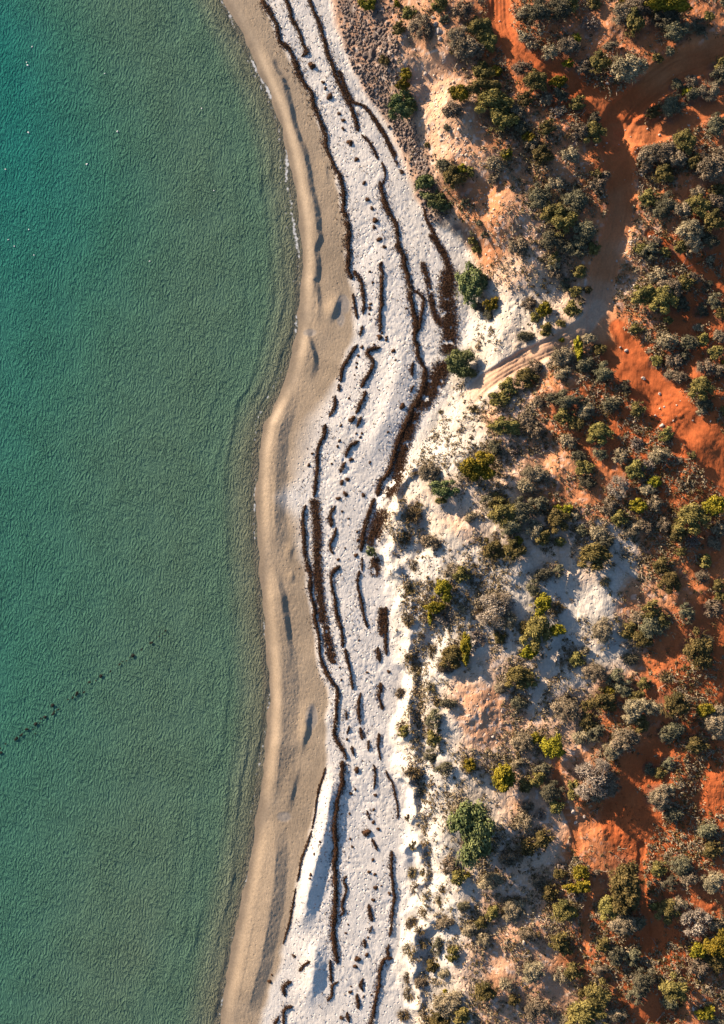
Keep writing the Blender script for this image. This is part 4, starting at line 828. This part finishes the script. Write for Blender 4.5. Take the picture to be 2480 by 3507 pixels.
# clumps: five shapes shared
CM = []
for k in range(5):
    g_ = np.random.default_rng(60 + k); n_r, n_t = 7, 14; v = []
    for a in range(n_r):
        for b in range(n_t):
            t = 2 * math.pi * b / n_t; r = (a + .02) / (n_r - 1) * (1 + .22 * math.sin(2 * t + k) + .15 * math.sin(3 * t + 2 * k)); v.append((r * math.cos(t), r * math.sin(t), .55 * (1 - (a / (n_r - 1)) ** 2) - .06))
    v = shape_noise(np.array(v), .22, k); ix = np.arange(n_r * n_t).reshape(n_r, n_t); f = np.stack([ix[:-1], np.roll(ix[:-1], -1, 1), np.roll(ix[1:], -1, 1), ix[1:]], -1).reshape(-1, 4)[:, ::-1]
    m_ = 46; t = g_.random(m_) * 6.28; r = np.sqrt(g_.random(m_)) * 1.15; a = g_.random(m_) * 6.28
    q = quads(np.stack([np.cos(t) * r, np.sin(t) * r, .56 * np.maximum(.05, 1 - r * r) + .04], 1), np.stack([np.cos(a), np.sin(a), g_.normal(0, .3, m_)], 1), unit(g_.normal(0, .5, (m_, 3)) + [0, 0, 1]), g_.uniform(.3, .8, m_), g_.uniform(.05, .11, m_), g_.random(m_))
    v, f, _ = join([(v, f, np.zeros(len(v))), q]); CM.append(mesh_np('seaweed_clump', v, f, M['weed'], None, False))
cl = []
for c, s in CLUMP.items():
    for q in s.split():
        a, b, r = map(float, q.split(',')); x, y = src(c, a, b); cl.append((x, y, r / CR[c][2] / S))
big = [q[2] > .26 for q in cl]; clab = [None] * len(cl)
for flag, dsc in ((True, 'large brown seaweed clump'), (False, 'small brown seaweed clump')):
    ids = [i for i, b in enumerate(big) if b == flag]
    for i, lb in zip(ids, rank_labels([cl[i][:2] for i in ids], dsc, SM)): clab[i] = lb
for i, (x, y, r) in enumerate(cl):
    X, Y, z = map(float, place(x, y)); o = obj('seaweed_clump', CM[i % 5], loc=(X, Y, z), rz=random.uniform(0, 6.28), scale=(r * random.uniform(.85, 1.1), r * random.uniform(.8, 1.3), r * .95))
    tag(o, clab[i], 'seaweed', 'seaweed clumps on the white sand')
# scraps strewn over the dry sand
g_ = np.random.default_rng(77); n_ = 1900; y = g_.uniform(-20, 3530, n_); fr_ = g_.beta(1.1, 1.6, n_); x = WH(y) + 6 + fr_ * (FD(y) - WH(y) - 10)
k = vnoise(x / 30, y / 60, 2) > .46; x, y = x[k], y[k]; X, Y, z = place(x, y)
rep = g_.integers(2, 6, len(X)); X = np.repeat(X, rep) + g_.normal(0, .05, rep.sum()); Y = np.repeat(Y, rep) + g_.normal(0, .05, rep.sum())
st = strand_quads(X, Y, g_.uniform(.01, .06, len(X)), g_, (.08, .2), (.03, .08))
tag(obj('seaweed_scraps', mesh_np('seaweed_scraps', st[0], st[1], M['weed'], None, False)), 'small scraps of dry seaweed strewn over the white sand', 'seaweed', kind='stuff')

# ------------------------------------------------------------------ rocks
RM = []
for k in range(6):
    g_ = np.random.default_rng(500 + k); import bmesh
    bm = bmesh.new(); bmesh.ops.create_icosphere(bm, subdivisions=2, radius=1)
    pl_ = unit(g_.normal(0, 1, (9, 3)))
    for v in bm.verts:
        p = np.array(v.co)
        for q, dd in zip(pl_, g_.uniform(.55, .85, 9)):
            s_ = p @ q
            if s_ > dd: p = p - q * (s_ - dd)
        v.co = p * [1, .8, .62]
    me = bpy.data.meshes.new('rock'); bm.to_mesh(me); bm.free(); RM.append(me)
RM2 = [m_.copy() for m_ in RM]
for a in RM: a.materials.append(M['rock'])
for a in RM2: a.materials.append(M['drock'])
ROCKS = {4: '1125,895,17 982,702,9 1020,722,14 1225,990,12 1255,1070,8 1310,1155,7 1430,1155,7 1075,1160,8 1540,1160,7 960,170,9 930,290,8 1000,300,9 1050,330,8', 8: '385,1130,18 410,1212,16 1330,150,9 1497,318,9 690,320,18 705,390,15 760,355,14 385,950,14 405,1010,12 292,490,14',
 2: '45,240,30 20,250,22 60,165,18 110,200,14 330,110,14 345,140,16 350,175,13 320,80,12 340,50,12 215,600,14 260,560,12 285,330,12 80,140,16 20,180,15 640,770,8 655,800,8 620,820,8 60,330,10 225,640,10 240,690,9 1070,280,8 1100,375,10', 10: '320,480,34 350,430,24 300,540,20 560,655,14 730,705,16 660,1190,22 690,1220,16 900,260,16 925,330,17 940,370,14 890,215,13 985,510,12 640,320,10 520,690,12 610,1340,18'}
rk = []
for c, s in ROCKS.items():
    for q in s.split():
        a, b, r = map(float, q.split(',')); x, y = src(c, a, b)
        if all(math.hypot(x - t[0], y - t[1]) > 9 for t in rk): rk.append((x, y, r / CR[c][2] / S))
rlab = rank_labels([q[:2] for q in rk], 'pale angular rock', {k: v for k, v in SM.items() if 'white rock' not in k})
for i, (x, y, r) in enumerate(rk):
    X, Y, z = map(float, place(x, y)); dark_ = x < 1420 and y < 700
    o = obj('rock', (RM2 if dark_ else RM)[i % 6], loc=(X, Y, z + r * .15), rz=random.uniform(0, 6.28), scale=(r, r * random.uniform(.8, 1.1), r * .9))
    tag(o, 'white rock lying beside the red track below the fork' if i == 0 else rlab[i].replace('pale', 'grey') if dark_ else rlab[i], 'rock', 'loose rocks on the slopes')
# rubble too small to pick apart
def rubble(name, x, y, rr_, material, label):
    X, Y, z = place(x, y); g_ = np.random.default_rng(len(x)); n_ = len(X)
    base = np.array([(1, 0, .1), (.2, .9, 0), (-.9, .3, .05), (-.3, -.9, 0), (.15, .1, .75), (.1, 0, -.4)]); tri = np.array([(0, 1, 4), (1, 2, 4), (2, 3, 4), (3, 0, 4), (1, 0, 5), (2, 1, 5), (3, 2, 5), (0, 3, 5)])
    a = g_.random(n_) * 6.28; ca, sa = np.cos(a)[:, None], np.sin(a)[:, None]
    b = base[None] * (1 + g_.normal(0, .22, (n_, 6, 3))) * rr_[:, None, None]
    v = np.stack([b[..., 0] * ca - b[..., 1] * sa + X[:, None], b[..., 0] * sa + b[..., 1] * ca + Y[:, None], b[..., 2] + z[:, None]], -1).reshape(-1, 3)
    f = (tri[None] + np.arange(n_)[:, None, None] * 6).reshape(-1, 3)
    tag(obj(name, mesh_np(name, v, f, material, None, False)), label, 'rubble', kind='stuff')
g_ = np.random.default_rng(31); n_ = 30000; x = g_.uniform(1120, 1500, n_); y = g_.uniform(-20, 950, n_); X, Y, z = place(x, y)
i_ = np.clip(np.searchsorted(gx, X), 0, nx - 1); j_ = np.clip(np.searchsorted(gy, Y), 0, ny - 1); k = g_.random(n_) < np.clip(rub[j_, i_] - .12, 0, 1) * .5
rubble('dark_rubble', x[k], y[k], g_.gamma(3, .035, k.sum()) + .04, M['drock'], 'dark stony rubble along the foot of the bluff')
n_ = 60000; x = g_.uniform(1250, 2480, n_); y = g_.uniform(-20, 3520, n_); X, Y, z = place(x, y)
i_ = np.clip(np.searchsorted(gx, X), 0, nx - 1); j_ = np.clip(np.searchsorted(gy, Y), 0, ny - 1)
den = np.zeros(n_)
for a, b, r, q in ((1180, 560, 70, .5), (1100, 480, 60, .4), (1150, 640, 50, .5), (1420, 320, 40, .5), (1540, 270, 60, .45), (1420, 560, 35, .6), (1420, 650, 35, .6), (900, 110, 40, .3), (1010, 300, 60, .6), (985, 230, 60, .6), (1130, 30, 30, .3), (1300, 170, 30, .15), (1500, 920, 40, .3), (1250, 400, 60, .25), (1070, 900, 40, .2), (1400, 420, 40, .25), (1350, 110, 30, .3), (1150, 2060, 40, .25), (1590, 2220, 40, .3), (1110, 1600, 60, .15), (1200, 700, 40, .3), (1130, 980, 50, .25)):
    den = np.maximum(den, q * np.exp(-((x - a / .65484) ** 2 + (y - b / .65484) ** 2) / (r / .65484) ** 2))
k = g_.random(n_) < den * (1 - .8 * trk[j_, i_])
rubble('pale_rubble', x[k], y[k], g_.gamma(2.2, .03, k.sum()) + .03, M['rock'], 'pale limestone chips scattered over the slopes')

# ------------------------------------------------------------------ things afloat
WEEDP = [(v_[0], v_[1], v_[2]) for v_ in (tuple(map(float, q.split(','))) for q in '5,1250,18 5,1210,9 53,1172,10 148,1125,20 195,1090,16 240,1040,16 300,1040,7 323,993,20 320,1080,8 358,985,8 373,947,10 407,930,18 474,826,20 480,900,17 525,863,11 492,878,8 613,773,8 655,757,13 690,722,20 755,708,12 803,618,13 862,603,8 908,563,19 992,522,9 1075,458,12 1100,432,7 1135,426,8 1195,380,20 1165,398,7 1272,326,10 1358,265,16 1430,208,7 1487,157,11 1460,185,6'.split())]
wl_ = rank_labels([src(14, a, b) for a, b, _ in WEEDP], 'dark weed clump', {'the left edge end of the floating weed line': src(14, 0, 1250), 'the shoreward end of the floating weed line': src(14, 1487, 157), 'the middle of the floating weed line': src(14, 755, 708)})
for i, (a, b, r) in enumerate(WEEDP):
    x, y = src(14, a, b); X, Y = plane(x, y); r = r / 2.6194 / S * .85
    o = obj('floating_weed', CM[i % 5], loc=(float(X), float(Y), .07), rz=-.9 + random.uniform(-.3, .3), scale=(r * .75, r * 1.25, r * .3)); o.material_slots[0].link = 'OBJECT'; o.material_slots[0].material = M['wetweed']
    tag(o, wl_[i], 'seaweed', 'line of dark weed in the sea')
fm = []
for k in range(2):
    bm = bmesh.new(); bmesh.ops.create_icosphere(bm, subdivisions=2, radius=1)
    for v in bm.verts: v.co = v.co * (1 + .25 * math.sin(v.co.x * 5 + k) * math.cos(v.co.y * 4)); v.co.z *= .4
    me = bpy.data.meshes.new('foam_fleck'); bm.to_mesh(me); bm.free(); me.materials.append(M['foam']); fm.append(me)
FL = [tuple(map(float, q.split(','))) for q in '120,280 125,293 470,330 527,590 128,595 390,737 25,760 130,1030 38,1075 65,1105 153,1145 672,1172 145,210 905,487 960,855'.split()]
fl_ = rank_labels([src(1, a, b) for a, b in FL], 'tiny white foam fleck', {'the top left corner': (0, 0), 'the middle of the top sea edge': (400, 0), 'the left edge above the weed line': (0, 900), 'the shore at the upper bar': (1000, 600)})
for i, (a, b) in enumerate(FL):
    x, y = src(1, a, b); X, Y = plane(x, y); r = .085 if i in (1, 3, 4, 5) else .06
    tag(obj('foam_fleck', fm[i % 2], loc=(float(X), float(Y), .03), rz=i, scale=(r, r * 1.4, r)), fl_[i], 'foam', 'white flecks afloat on the sea')
print('objects', len(bpy.data.objects))
